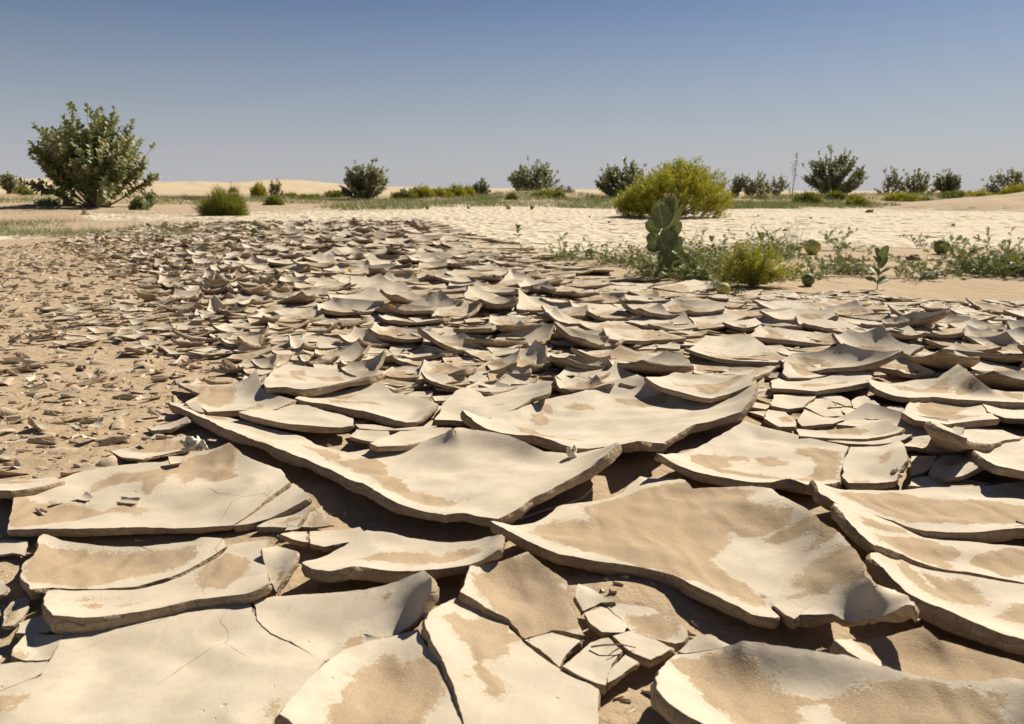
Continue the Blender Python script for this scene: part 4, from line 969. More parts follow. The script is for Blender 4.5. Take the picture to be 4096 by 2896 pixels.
BL_V = np.array([(-0.5, 0, 0), (0.5, 0, 0), (0.35, 0.6, 0), (-0.35, 0.6, 0), (0, 1, 0)]); BL_F = np.array([(0, 1, 2, 3), (3, 2, 4, 4)])
BL_F = np.array([(0, 1, 2, 3)])
BL_V = np.array([(-0.5, 0, 0), (0.5, 0, 0), (0.08, 1, 0), (-0.08, 1, 0)])

def unit(a): return a / (np.linalg.norm(a, axis=-1, keepdims=True) + 1e-9)
def frames(dirs, nrm_hint):
    y = unit(dirs); x = unit(np.cross(y, nrm_hint)); z = np.cross(x, y); return x, y, z

def broad_bush(name, label, x, y, h, wd, seed, nst=21, leaf=0.16, m=None, node=0.11, whips=0, group='broad-leaved desert bushes', sub=3, loz=0.2):
    rg = np.random.default_rng(seed); z0 = gz(x, y) - 0.03
    root = thing(name, label, 'bush', (x, y, z0), group)
    br = Acc(); lv = Acc(); P = []; DR = []; NH = []; S = []; T = []
    def stem(p0, d0, L, r0, bend, leaf_from):
        n = max(6, int(L / 0.12)); p = np.array(p0, float); d = unit(np.array(d0, float)); path = [p.copy()]
        for i in range(n):
            d = unit(d + np.array([0, 0, bend / n]) + rg.normal(0, 0.05, 3)); p = p + d * L / n; path.append(p.copy())
        path = np.array(path)
        v, f = tube(path, np.linspace(r0, r0 * 0.3, len(path)), 5); br.add(v, f, 0.5)
        s = leaf_from * L; ph = rg.uniform(0, 3.14)
        while s < L:
            q = s / L * (len(path) - 1); i = min(int(q), len(path) - 2); pp = path[i] + (path[i + 1] - path[i]) * (q - i); dd = unit(path[i + 1] - path[i])
            side = unit(np.cross(dd, [math.cos(ph), math.sin(ph), 0.2]))
            fr = s / L
            for sg in (1, -1):
                P.append(pp); dr = unit(side * sg + dd * (0.55 + 0.7 * fr) + rg.normal(0, 0.2, 3)); DR.append(dr)
                NH.append(unit(dd + rg.normal(0, 0.3, 3) + np.array([0, 0, 0.4]))); S.append(leaf * rg.uniform(0.6, 1.2) * (1 - 0.45 * fr ** 4)); T.append(min(0.9, max(0, rg.normal(0.35 + 0.35 * fr, 0.18))) if rg.random() > 0.012 else 0.99)
            ph += 1.57; s += node * rg.uniform(0.7, 1.3) * (1 - 0.5 * fr)
        return path
    for k in range(nst):
        a = 2 * math.pi * (k + rg.uniform(-0.4, 0.4)) / nst; o = rg.uniform(0.08, 1.0) ** 0.6
        tipx = math.cos(a) * wd / 2 * o; tipy = math.sin(a) * wd / 2 * o
        tz = h * (1 - 0.70 * o ** 2.4) * rg.uniform(0.78, 1.0)
        if k == 0: tipx, tipy, tz = 0.05 * wd, 0, h
        base = np.array([math.cos(a), math.sin(a), 0]) * 0.06 * wd * rg.uniform(0.2, 1)
        tip = np.array([tipx, tipy, tz]); dv = tip - base; L = np.linalg.norm(dv)
        path = stem(base, unit(dv) - np.array([0, 0, 0.22]), L * 1.02, 0.010 + 0.007 * h, 0.22, loz + 0.1 * rg.random())
        for b in range(sub):
            q = rg.uniform(0.28, 0.8); p0 = path[int(q * (len(path) - 1))]
            aa = a + rg.uniform(-1.3, 1.3); d0 = unit(dv / L * 0.8 + np.array([math.cos(aa), math.sin(aa), 0.1]) * rg.uniform(0.3, 0.8))
            stem(p0, d0, L * (1 - q) * rg.uniform(0.7, 1.1), 0.008 + 0.003 * h, 0.35, 0.06)
    for k in range(int(nst * 1.6) if sub else 0):
        a = rg.uniform(0, 2 * math.pi); e = math.acos(rg.uniform(-0.55, 1)); q = rg.uniform(0.65, 0.98)
        tip = np.array([math.cos(a) * math.sin(e) * wd * 0.46 * q, math.sin(a) * math.sin(e) * wd * 0.46 * q, h * (0.52 + 0.42 * math.cos(e) * q)]); p0 = tip * 0.62; dv = tip - p0
        stem(p0, unit(dv), np.linalg.norm(dv), 0.006 + 0.002 * h, 0.25, 0.15)
    for k in range(whips):
        a = rg.uniform(0, 2 * math.pi); e = rg.uniform(0.1, 1.25); q = rg.uniform(0.98, 1.12)
        tip = np.array([math.cos(a) * math.sin(e) * wd / 2 * q, math.sin(a) * math.sin(e) * wd / 2 * q, (0.3 + 0.7 * math.cos(e)) * h * min(q, 1.1)]); p0 = tip * np.array([0.55, 0.55, 0.6]); dv = tip - p0; L = np.linalg.norm(dv)
        stem(p0, unit(dv) - np.array([0, 0, 0.1]), L, 0.006 + 0.002 * h, 0.4, 0.8)
    x_, y_, z_ = frames(np.array(DR), np.array(NH))
    lv.inst(LEAF_V, LEAF_F, np.array(P), x_, y_, z_, np.array(S), np.array(T))
    br.build('branches', M_BARK, root); lv.build('foliage', m or M_LEAF_FAR, root)
    return root

def broom_bush(name, label, x, y, h, wd, seed, n=2600, m=None, group='rounded green broom bushes', bw=0.007, spiky=0.1, depth=1.0):
    """dome of fine upright twigs"""
    rg = np.random.default_rng(seed); z0 = gz(x, y) - 0.02
    root = thing(name, label, 'bush', (x, y, z0), group); lv = Acc(); br = Acc()
    a = rg.uniform(0, 2 * math.pi, n); e = np.arccos(rg.uniform(0.0, 1, n)); rr = rg.uniform(0.55, 1, n) ** 0.6
    lump = 1 + 0.24 * np.sin(a * 3 + seed) * np.sin(e * 4 + seed) + spiky * rg.normal(0, 1, n)
    tip = np.stack([np.cos(a) * np.sin(e) * wd / 2, np.sin(a) * np.sin(e) * wd / 2 * depth, np.cos(e) * h * 0.97 + 0.03 * h], 1) * (rr * lump)[:, None]
    tip[:, 2] = np.abs(tip[:, 2])
    d = unit(tip * np.array([0.8, 0.8, 1.0]) + np.array([0, 0, 0.25 * h]) + rg.normal(0, 0.12 * h, (n, 3))); L = rg.uniform(0.18, 0.42, n) * h
    base = tip - d * L[:, None]
    x_, y_, z_ = frames(d, rg.normal(0, 1, (n, 3)))
    tone = np.clip(rg.normal(0.45, 0.2, n) + 0.25 * (tip[:, 2] / h - 0.4), 0, 0.9)
    lv.inst(BL_V, BL_F, base, x_, y_, z_, np.stack([np.full(n, bw * 1.6), L, np.ones(n)], 1), tone)
    # leaflets along the twigs
    k = n * 3; i = rg.integers(0, n, k); t = rg.uniform(0.2, 1.0, k)
    p = base[i] + d[i] * (L[i] * t)[:, None]; dd = unit(d[i] + rg.normal(0, 0.7, (k, 3))); x_, y_, z_ = frames(dd, rg.normal(0, 1, (k, 3)))
    lv.inst(BL_V, BL_F, p, x_, y_, z_, np.stack([np.full(k, bw * 1.5), np.full(k, bw * 5), np.ones(k)], 1), np.clip(tone[i] + rg.normal(0, 0.12, k), 0, 0.9))
    for _ in range(26):
        a = rg.uniform(0, 6.28); q = rg.uniform(0.1, 0.75); t3 = np.array([math.cos(a) * wd / 2 * q, math.sin(a) * wd / 2 * q, h * 0.7 * math.sqrt(1 - q * q)])
        path = np.linspace(0, 1, 5)[:, None] * t3; path[:, 2] *= np.linspace(0.8, 1, 5)
        v, f = tube(path, np.linspace(0.012, 0.004, 5) * max(h, 0.4), 4); br.add(v, f)
    br.build('branches', M_BARK, root); lv.build('foliage', m or M_BROOM, root)
    return root

def big_yellow(x, y, h, wd, seed):
    rg = np.random.default_rng(seed); z0 = gz(x, y) - 0.03
    root = thing('feathery_bush', 'large feathery yellow-green bush, the biggest of the yellow ones, on the pale flat', 'bush', (x, y, z0)); lv = Acc(); br = Acc()
    # clumped sprays on arching branches
    n = 1000; a = rg.uniform(0, 2 * math.pi, n); e = np.arccos(rg.uniform(0.0, 1, n)); rr = rg.uniform(0.45, 1, n) ** 0.45
    ex = np.cos(a) * np.sin(e); ey = np.sin(a) * np.sin(e); ez = np.cos(e)
    # outline: left shoulder low, the top right of the middle
    prof = 1 + 0.22 * vn(a * 1.6, e * 2.2, 4) * 2
    hx = h * (0.73 + 0.24 * np.exp(-((ex - 0.42) / 0.42) ** 2) - 0.10 * np.clip(-ex, 0, 1)); ez = np.maximum(ez, 0.0) ** 0.6
    tip = np.stack([ex * wd / 2 * prof, ey * wd / 2 * 0.8 * prof, np.maximum(ez, 0.02) * hx * prof], 1) * rr[:, None]
    od = unit(tip + np.array([0, 0, 0.1])); K = 42
    for i in range(n):
        L = rg.uniform(0.16, 0.32); d = unit(od[i] + np.array([0, 0, 0.55]) + rg.normal(0, 0.25, 3)); b0 = tip[i] - d * L * 0.6
        path = b0 + d * np.linspace(0, L, 4)[:, None] + np.array([0, 0, -0.05]) * (np.linspace(0, 1, 4) ** 2)[:, None]
        v, f = tube(path, [0.003, 0.0025, 0.002, 0.001], 3); lv.add(v, f, 0.3)
        t = rg.uniform(0.1, 1.05, K); p = b0 + d * (t * L)[:, None] + rg.normal(0, 0.022, (K, 3)); dd = unit(d + rg.normal(0, 0.65, (K, 3)))
        x_, y_, z_ = frames(dd, rg.normal(0, 1, (K, 3))); base_t = rg.normal(0.42, 0.2) + 0.2 * (tip[i, 2] / h)
        lv.inst(BL_V, BL_F, p, x_, y_, z_, np.stack([np.full(K, 0.020), rg.uniform(0.025, 0.05, K), np.ones(K)], 1), np.clip(base_t + rg.normal(0, 0.12, K), 0, 1))
    # tall loose shoots at the top right
    for i in range(26):
        bx = rg.uniform(-0.1, 0.85) * wd / 2; bz = h * 0.62; L = rg.uniform(0.25, 0.5) * (1.1 if 0.1 < bx / wd * 2 < 0.5 else 0.7); d = unit(np.array([0.25 + 0.5 * bx, rg.normal(0, 0.2), 1]))
        b0 = np.array([bx, rg.uniform(-0.4, 0.4), bz * (1 - 0.4 * (bx / wd * 2) ** 2)]); path = b0 + d * np.linspace(0, L, 5)[:, None]
        v, f = tube(path, [0.004, 0.003, 0.003, 0.002, 0.001], 3); lv.add(v, f, 0.3); K = 40
        t = rg.uniform(0.1, 1.0, K); p = b0 + d * (t * L)[:, None] + rg.normal(0, 0.018, (K, 3)); dd = unit(d + rg.normal(0, 0.6, (K, 3))); x_, y_, z_ = frames(dd, rg.normal(0, 1, (K, 3)))
        lv.inst(BL_V, BL_F, p, x_, y_, z_, np.stack([np.full(K, 0.018), rg.uniform(0.02, 0.045, K), np.ones(K)], 1), np.clip(rg.normal(0.55, 0.15, K), 0, 1))
    for _ in range(70):
        t3 = tip[rg.integers(n)] * 0.9; path = np.linspace(0, 1, 6)[:, None] * t3; path[:, 2] *= np.linspace(0.7, 1, 6)
        v, f = tube(path, np.linspace(0.014, 0.004, 6), 4); br.add(v, f)
    br.build('branches', M_BARK, root); lv.build('foliage', M_YEL, root)

pxm = lambda px, d: px * DS * d / F      # view pixels -> metres at distance d
def bb(xp, d, wpx, hpx, seed, label, **k):
    if xp > 1600: wpx *= 1.2; hpx *= 1.05
    if d > 25: k['node'] = k.get('node', 0.11) * 0.85; k['sub'] = k.get('sub', 3) + (1 if k.get('sub', 3) else 0); k['whips'] = 7 if wpx > 60 else 3; k['loz'] = k.get('loz', 0.2) * 0.6; k['leaf'] = k.get('leaf', 0.16) * 1.08
    return broad_bush('broadleaf_bush', label, xdist(xp, d), d, pxm(hpx, d), pxm(wpx, d), seed, **k)
bb(238, 21.0, 268, 212, 101, 'tallest broad-leaved bush, far left, with brown stems at its base', nst=35, leaf=0.185, m=M_LEAF, sub=3, node=0.10, loz=0.24, whips=16)
bb(50, 33, 44, 50, 102, 'small grey-green bush at the left edge beyond the tallest bush', nst=12, leaf=0.13)
bb(632, 30, 38, 46, 103, 'small upright grey bush beside the yellow-green mound on the left', nst=10, leaf=0.10)
bb(828, 30, 120, 90, 104, 'broad-leaved bush standing alone against the sky left of centre', nst=27, leaf=0.14, sub=3)
bb(1080, 36, 44, 38, 105, 'small round dark bush at the end of the yellow-green thicket', nst=14, leaf=0.13)
bb(1195, 34, 146, 84, 106, 'wide broad-leaved bush with loose tall shoots near the centre', nst=27, leaf=0.14, sub=2, node=0.12)
bb(1392, 30, 150, 82, 107, 'dark broad-leaved bush half hidden behind the large feathery bush', nst=27, leaf=0.14, sub=3)
bb(1640, 36, 30, 52, 108, 'narrow bush just right of the large feathery bush', nst=9, leaf=0.13, node=0.14)
bb(1680, 36, 66, 54, 109, 'stemmy bush with bare lower stems right of the narrow one', nst=13, leaf=0.13, sub=2, loz=0.4)
bb(1728, 38, 50, 46, 110, 'thin greyish bush left of the single tall sprig', nst=12, leaf=0.11, sub=2, loz=0.3, node=0.15)
bb(1760, 33, 12, 88, 111, 'single tall leafy sprig between the thin bush and the globe-shaped one', nst=2, leaf=0.12, sub=0, loz=0.55, node=0.2)
bb(1852, 31, 130, 98, 112, 'globe-shaped broad-leaved bush with knobbly tips, right of the tall sprig', nst=32, leaf=0.13, sub=3)
bb(1975, 36, 52, 58, 113, 'sparse upright bush, first of three right of the globe-shaped bush', nst=9, leaf=0.13, sub=2, loz=0.35, node=0.15)
bb(2030, 36, 78, 58, 114, 'medium leafy bush, second of three right of the globe-shaped bush', nst=14, leaf=0.13, sub=2, loz=0.25)
bb(2097, 33, 58, 48, 115, 'low dark dense bush, third of three right of the globe-shaped bush', nst=18, leaf=0.13)
bb(2235, 34, 92, 60, 116, 'loose broad-leaved bush behind the right sandy rise', nst=16, leaf=0.14, sub=2, node=0.15)
bb(2288, 33, 40, 82, 117, 'tall thin bush cut by the right picture edge', nst=8, leaf=0.14, sub=2, node=0.15)
bb(2340, 33, 90, 60, 120, 'loose bush just beyond the right picture edge', nst=12, leaf=0.14, sub=2, node=0.15)
bb(1268, 36, 40, 28, 118, 'low scrubby bush at the right foot of the central wide bush', nst=10, leaf=0.10)
bb(330, 19.5, 44, 34, 119, 'low leafy bush on the ground right of the tallest bush', nst=12, leaf=0.13, m=M_LEAF)
bb(352, 22, 40, 40, 121, 'pale young shoots behind the low leafy bush', nst=6, leaf=0.12, m=M_LEAF, sub=1, loz=0.4)
bb(150, 21.5, 110, 16, 122, 'dark low leafy branch sprawling left of the tallest bush', nst=12, leaf=0.12, m=M_LEAF, sub=1)

def bm(xp, d, wpx, hpx, seed, label, **k):
    return broom_bush('broom_bush', label, xdist(xp, d), d, pxm(hpx, d), pxm(wpx, d), seed, **k)
bm(517, 16.2, 108, 60, 201, 'dense round dark green broom bush standing alone on the left', n=5200, bw=0.006)
bm(595, 33, 38, 34, 202, 'yellow-green mound in front of the left dune', n=900, m=M_YEL, bw=0.02)
bm(625, 25, 38, 20, 203, 'small bright green tuft bush in front of the mound', n=700, bw=0.015)
bm(700, 32, 70, 13, 204, 'low wide green bush in the left distance', n=800, bw=0.02)
bm(660, 34, 50, 12, 205, 'flat olive bush at the foot of the dune', n=600, bw=0.02)
bm(762, 34, 50, 12, 206, 'flat olive bush left of the lone broad-leaved bush', n=600, bw=0.02)
bm(76, 34, 30, 28, 207, 'round green bush next to the small grey-green one, far left', n=700, bw=0.02)
bm(150, 34, 48, 16, 208, 'green bush seen through the left side of the tallest bush', n=700, bw=0.02)
bm(88, 27, 24, 12, 209, 'tiny bright green cushion left of the tallest bush', n=350, bw=0.015)
bm(537, 55, 18, 12, 210, 'tiny olive bush on the crest of the left dune', n=250, bw=0.03)
bm(362, 33, 14, 10, 211, 'tiny green tuft near the brown brush pile', n=200, bw=0.02)
bm(1795, 25, 68, 30, 212, 'round yellowish-green broom bush left of the globe-shaped bush foot', n=1800, bw=0.012)
bm(1905, 24, 50, 26, 213, 'round yellow-green bush right of the globe-shaped bush foot', n=1300, bw=0.012, m=M_YEL)
bm(1855, 27, 44, 16, 214, 'low green cushion between the two round broom bushes', n=600, bw=0.015)
bm(2000, 27, 74, 20, 215, 'low long green bush below the three right bushes', m=M_YEL, n=1300, bw=0.013)
bm(2050, 29, 40, 10, 216, 'low green fringe right of the long green bush', n=400, bw=0.015)
bm(2170, 27, 70, 26, 217, 'green bush on top of the right sandy rise', m=M_YEL, n=1200, bw=0.014)
bm(2255, 26, 80, 34, 218, 'yellow-green bush at the right picture edge on the rise', n=1300, m=M_YEL, bw=0.014)
bm(2120, 30, 70, 14, 219, 'low green strip behind the right sandy rise', n=800, bw=0.015)
for i, (xp, wp, hp) in enumerate([(915, 60, 20), (952, 60, 26), (990, 62, 24), (1025, 56, 28), (1052, 40, 26)]):
    bm(xp, 31 + i * 0.6, wp, hp, 230 + i, ['leftmost and lowest bush', 'second bush', 'middle bush', 'tall fourth bush', 'last, most yellow bush'][i] + ' of the yellow-green thicket left of centre', n=1300, m=M_YEL if i > 0 else M_BROOM, bw=0.017, group='yellow-green thicket bushes')
bm(1248, 29, 40, 20, 240, 'green broom tuft at the right foot of the central wide bush', n=600, bw=0.015)
bm(1148, 28, 26, 14, 241, 'small green tuft at the left foot of the central wide bush', n=400, bw=0.015)
bm(1222, 30, 60, 14, 242, 'low yellowish bush below the central wide bush', n=700, bw=0.015, m=M_YEL)
bm(1690, 30, 40, 14, 243, 'low brownish scrub below the stemmy bush', n=500, bw=0.015, m=M_DRY)
bm(1430, 22, 70, 30, 244, 'greyish scrub behind the left end of the large feathery bush', n=900, bw=0.011, m=M_GRASS)
big_yellow(xdist(1497, 15.2), 15.2, pxm(132, 15.2), pxm(250, 15.2), 301)

# ---- ground cover
def cover(name, label, spots, seed, m, h, n_per, bw=0.012, spread=1.0):
    rg = np.random.default_rng(seed); A = Acc()
    for (xp, d, wpx, dd, dens) in spots:
        n = int(n_per * dens); wx = pxm(wpx, d)
        x = xdist(xp, d) + rg.uniform(-0.5, 0.5, n) * wx; y = d + rg.uniform(-0.5, 0.5, n) * dd
        keep = vn(x * 1.3, y * 1.3, seed) > rg.uniform(-0.45, 0.25, n); x, y = x[keep], y[keep]; n = len(x)
        z = ground_z(x, y); d3 = unit(np.stack([rg.normal(0, 0.7, n), rg.normal(0, 0.7, n), np.ones(n) * 0.8], 1)); L = rg.uniform(0.4, 1.1, n) * h
        x_, y_, z_ = frames(d3, rg.normal(0, 1, (n, 3)))
        A.inst(BL_V, BL_F, np.stack([x, y, z], 1), x_, y_, z_, np.stack([np.full(n, bw), L, np.ones(n)], 1), np.where(rg.random(n) < 0.2, 0.98, np.clip(rg.normal(0.5, 0.25, n), 0, 0.9)))
    o = A.build(name, m); tag(o, label, 'ground cover', kind='stuff')
cover('grass', 'low green ground cover along the foot of the far bushes',
      [(700, 30, 260, 8, 3.0), (950, 27, 330, 9, 5.0), (1180, 27, 330, 7, 4.0), (1330, 24, 180, 5, 2.0), (470, 27, 260, 6, 1.2), (120, 25, 260, 6, 1.4), (1640, 23, 190, 4, 3.4), (1800, 26, 260, 5, 4.0), (1750, 24, 300, 4, 2.0), (520, 29, 500, 7, 3.0), (2060, 30, 280, 6, 3.0), (1720, 31, 260, 5, 3.0), (2200, 29, 240, 4, 3.0), (860, 21, 200, 4, 1.2), (1240, 30, 300, 4, 2.0)],
      31, M_GRASS, 0.20, 1500, 0.016)
cover('left_grass', 'sparse grass on the low bank and flat at the left',
      [(20, 10.6, 180, 1.6, 0.8), (140, 9.3, 190, 1.0, 0.7), (60, 12.5, 220, 2.0, 0.6), (330, 9.2, 260, 1.0, 0.5), (0, 9.3, 100, 0.7, 0.4), (450, 11, 300, 1.0, 0.25), (230, 18, 300, 3, 0.4)],
      32, M_GRASS, 0.13, 1500, 0.006)

# ---- wild melon vines
def lobed_leaf():
    v = []; f = []
    def lobe(p, d, L, w_):
        p = np.array(p, float); d = unit(np.array(d, float)); s = np.array([d[1], -d[0], 0]) * w_ / 2; b = len(v)
        v.extend([p - s * 0.6, p + s * 0.6, p + d * L * 0.6 + s, p + d * L * 0.6 - s + np.array([0, 0, 0.02])]); f.append((b, b + 1, b + 2, b + 3))
        b = len(v); e = p + d * L + np.array([0, 0, -0.06]); v.extend([p + d * L * 0.6 - s, p + d * L * 0.6 + s, e + s * 0.15, e - s * 0.15]); f.append((b, b + 1, b + 2, b + 3))
    lobe((0, 0, 0), (0, 1, 0.1), 1.0, 0.16)
    for t, L in ((0.22, 0.34), (0.45, 0.42), (0.68, 0.28)):
        for sg in (-1, 1): lobe((0, t, 0.02), (sg, 0.75, 0.12), L, 0.13)
    return np.array(v), np.array(f)
LOB_V, LOB_F = lobed_leaf()

MEL = [(1324, 570, 25), (1821, 553, 36), (2110, 556, 34), (1811, 628, 29), (1621, 649, 30)]
def vine(label, x, y, wx, wy, seed, shoots=14, h=0.10, leaf=0.036, m=None, group='melon vines on the sand', runner=None, per=11):
    h *= 1.15; shoots = int(shoots * 1.2)
    rg = np.random.default_rng(seed); z0 = gz(x, y)
    root = thing('melon_vine', label, 'vine', (x, y, z0), group); st = Acc(); lv = Acc(); P = []; DR = []; NH = []; S = []
    for k in range(shoots):
        bx = rg.uniform(-0.5, 0.5) * wx; by = rg.uniform(-0.5, 0.5) * wy
        qx, qy = proj(np.array([x + bx]), np.array([y + by]), np.array([GZ]))
        if any(abs(qx[0] - mx) < md * 0.95 and my - 2 < qy[0] < my + md * 1.6 for mx, my, md in MEL) and rg.random() < 0.93: continue
        a = rg.uniform(0, 6.28); L = h * rg.uniform(0.7, 1.7)
        d = unit(np.array([math.cos(a) * 0.8 + 0.25, math.sin(a) * 0.6, rg.uniform(0.35, 1.3)])); p = np.array([bx, by, float(ground_z(np.array([x + bx]), np.array([y + by]))[0]) - z0]); path = [p]
        for i in range(7):
            d = unit(d + np.array([0, 0, -0.12]) + rg.normal(0, 0.12, 3)); p = p + d * L / 6; p = np.array([p[0], p[1], max(p[2], 0.004)]); path.append(p)
        path = np.array(path); v, f = tube(path, np.linspace(0.0024, 0.001, len(path)), 4); st.add(v, f)
        for q in np.linspace(0.1, 1, per):
            i = min(int(q * 7), 6); pp = path[i] + (path[i + 1] - path[i]) * (q * 7 - i); P.append(pp)
            DR.append(unit(rg.normal(0, 1, 3) * np.array([1, 1, 0.4]) + np.array([0, 0, 0.45]) + d * 0.5)); NH.append(unit(np.array([0, 0, 1.0]) + rg.normal(0, 0.6, 3))); S.append(leaf * rg.uniform(0.6, 1.25))
    if runner:
        for (ex, ey) in runner:
            n = 16; t = np.linspace(0, 1, n); px = t * ex + 0.02 * np.sin(t * 11 + seed); py = t * ey + 0.02 * np.sin(t * 7 + seed); pz = ground_z(x + px, y + py) - z0 + 0.006
            v, f = tube(np.stack([px, py, pz], 1), np.linspace(0.0032, 0.0015, n), 5); st.add(v, f)
            for i in range(2, n):
                if rg.random() < 0.75:
                    for _ in range(3): P.append(np.array([px[i], py[i], pz[i]])); DR.append(unit(np.array([rg.normal(0, 1), rg.normal(0, 1), 0.8]))); NH.append(unit(np.array([0, 0, 1.0]) + rg.normal(0, 0.4, 3))); S.append(leaf * rg.uniform(0.5, 1.2))
    x_, y_, z_ = frames(np.array(DR), np.array(NH)); n = len(P)
    lv.inst(LOB_V, LOB_F, np.array(P), x_, y_, z_, np.array(S), np.where(rg.random(n) < 0.05, 0.98, np.clip(rg.normal(0.45, 0.22, n), 0, 0.9)))
    st.build('stems', M_STEM, root); lv.build('foliage', m or M_VINE, root)
    return root
def vv(xp, yp, wpx, dep, seed, label, **k):
    x, y = D(xp, yp); return vine(label, x, y, pxm(wpx, y), dep, seed, **k)
vv(1285, 582, 90, 0.35, 401, 'sprawling vine around the melon left of the big-leaved seedling', shoots=34, h=0.12)
vv(1385, 590, 110, 0.4, 402, 'low vine just left of the big-leaved seedling', shoots=40, h=0.11)
vv(1560, 590, 150, 0.55, 403, 'thick tangled vine between the big-leaved seedling and the yellow shrub', shoots=100, h=0.13)
vv(1500, 618, 120, 0.3, 404, 'dark vine leaves crowding the foot of the big-leaved seedling', shoots=70, h=0.10)
vv(1580, 628, 110, 0.25, 405, 'grey-green vine in front of the yellow shrub, over the pale melon', shoots=66, h=0.11)
vv(1625, 652, 46, 0.12, 406, 'trailing vine tip hanging onto the mud plates beside the pale melon', shoots=16, h=0.06, leaf=0.03)
vv(1720, 575, 90, 0.5, 407, 'upright vine shoots behind the yellow shrub', shoots=60, h=0.15)
vv(1790, 625, 90, 0.3, 408, 'vine by the dark green melon, running to the right', shoots=26, h=0.10, runner=[(1.0, 0.02)])
vv(1880, 612, 90, 0.25, 409, 'spiky vine row between the dark green melon and the sapling', shoots=40, h=0.11)
vv(2055, 622, 70, 0.3, 410, 'vine clump right of the sapling', shoots=20, h=0.11)
vv(2145, 610, 90, 0.3, 411, 'vine clump with brown dead leaves at the start of the long right vine', shoots=26, h=0.12, runner=[(0.9, -0.45)])
vv(2235, 612, 120, 0.35, 412, 'long slanting vine at the right edge with upright leafy shoots', shoots=70, h=0.15, leaf=0.05, runner=[(0.7, -0.25)])
vv(2300, 590, 80, 0.4, 413, 'far end of the right vine cut by the picture edge', shoots=22, h=0.13)
vv(1885, 560, 50, 0.25, 414, 'small upright vine shoot right of the yellow melon', shoots=10, h=0.13, leaf=0.05)
vv(2085, 556, 90, 0.25, 415, 'thin vine shoots left of the round green melon', shoots=14, h=0.12, leaf=0.045)
vv(1850, 585, 120, 0.3, 416, 'brown withered vine stretched on the sand behind the melons', shoots=26, h=0.03, leaf=0.035, m=M_DRY, runner=[(1.7, 0.0), (0.8, 0.3)])
vv(1790, 560, 60, 0.25, 417, 'brown dead vine leaves heaped before the yellow melon', shoots=20, h=0.03, leaf=0.035, m=M_DRY)
vv(1170, 565, 16, 0.1, 418, 'tiny yellowish weed among the small plates near the centre', shoots=5, h=0.07, leaf=0.02)

def yellow_shrub():
    x, y = D(1688, 640); rg = np.random.default_rng(501); z0 = gz(x, y)
    root = thing('yellow_shrub', 'knee-high yellow-green feathery shrub among the vines', 'shrub', (x, y, z0)); lv = Acc(); st = Acc(); H = pxm(100, y); W = pxm(178, y)
    for k in range(120):
        a = rg.uniform(0, 6.28); o = rg.uniform(0, 1) ** 0.6; tip = np.array([math.cos(a) * W / 2 * o, math.sin(a) * W / 2 * 0.7 * o, H * (1 - 0.5 * o * o) * rg.uniform(0.35, 1.12)])
        if math.cos(a) > 0.75 and o > 0.7: tip[0] *= 1.2
        path = np.linspace(0, 1, 7)[:, None] * tip; path[:, 2] = tip[2] * np.linspace(0, 1, 7) ** 0.85; v, f = tube(path, np.linspace(0.002, 0.0008, 7), 3); st.add(v, f)
        K = 85; t = rg.uniform(0.25, 1.02, K); i = np.minimum((t * 6).astype(int), 5); p = path[i] + (path[i + 1] - path[i]) * (t * 6 - i)[:, None] + rg.normal(0, 0.008, (K, 3)); dd = unit(tip[None] * 0.8 / H + rg.normal(0, 0.6, (K, 3)))
        x_, y_, z_ = frames(dd, rg.normal(0, 1, (K, 3))); lv.inst(BL_V, BL_F, p, x_, y_, z_, np.stack([np.full(K, 0.006), rg.uniform(0.010, 0.020, K), np.ones(K)], 1), np.clip(rg.normal(0.5 + 0.3 * (tip[0] / W), 0.22, K), 0, 1))
    st.build('stems', M_STEM, root); lv.build('foliage', M_YEL, root)
yellow_shrub()

def dry_grass(xp, yp, wpx, hpx, n, seed, label):
    x, y = D(xp, yp); rg = np.random.default_rng(seed); z0 = gz(x, y); A = Acc(); W = pxm(wpx, y); H = pxm(hpx, y)
    for k in range(n):
        b = rg.normal(0, 0.1, 2) * W; a = rg.uniform(0, 6.28); lean = rg.uniform(0.1, 1) * W * 0.45; L = H * rg.uniform(0.5, 1.05); t = np.linspace(0, 1, 7)
        path = np.stack([b[0] + math.cos(a) * lean * t ** 1.5, b[1] + math.sin(a) * lean * t ** 1.5, L * t], 1); v, f = tube(path, np.linspace(0.0012, 0.0004, 7), 3); A.add(v + np.array([x, y, z0]), f, rg.choice([0.3, 0.6, 0.98]))
    o = A.build('dry_grass', M_GRASS, loc=(x, y, z0)); tag(o, label, 'grass tuft')
dry_grass(1775, 562, 100, 74, 34, 601, 'tall wispy grass tuft behind the yellow shrub')

# ---- seedlings with big leaves
def big_leaf(L, W, cup, curl):
    n, m = 13, 9; t = np.linspace(0, 1, n); w_ = W * np.sin(np.pi * np.clip(t * 0.94 + 0.04, 0, 1) ** 0.82) ** 0.62 * (0.75 + 0.35 * t) * (t < 1.01); w_[0] = 0.004; w_[-1] = 0.002
    s = np.linspace(-1, 1, m); S, T2 = np.meshgrid(s, t); X = S * w_[:, None] / 2
    th = T2 * curl; Y = L * np.where(abs(curl) > 1e-3, np.sin(th) / (curl + 1e-9), T2); Z = -L * (1 - np.cos(th)) / (curl + 1e-9) + cup * (X ** 2) / (W / 2) + 0.02 * W * np.sin(T2 * 9) * np.abs(S)
    v = np.stack([X, Y, Z], -1).reshape(-1, 3); f = []
    for i in range(n - 1):
        for j in range(m - 1): a = i * m + j; f.append((a, a + 1, a + m + 1, a + m))
    return v, np.array(f), np.stack([S, T2], -1).reshape(-1, 2)
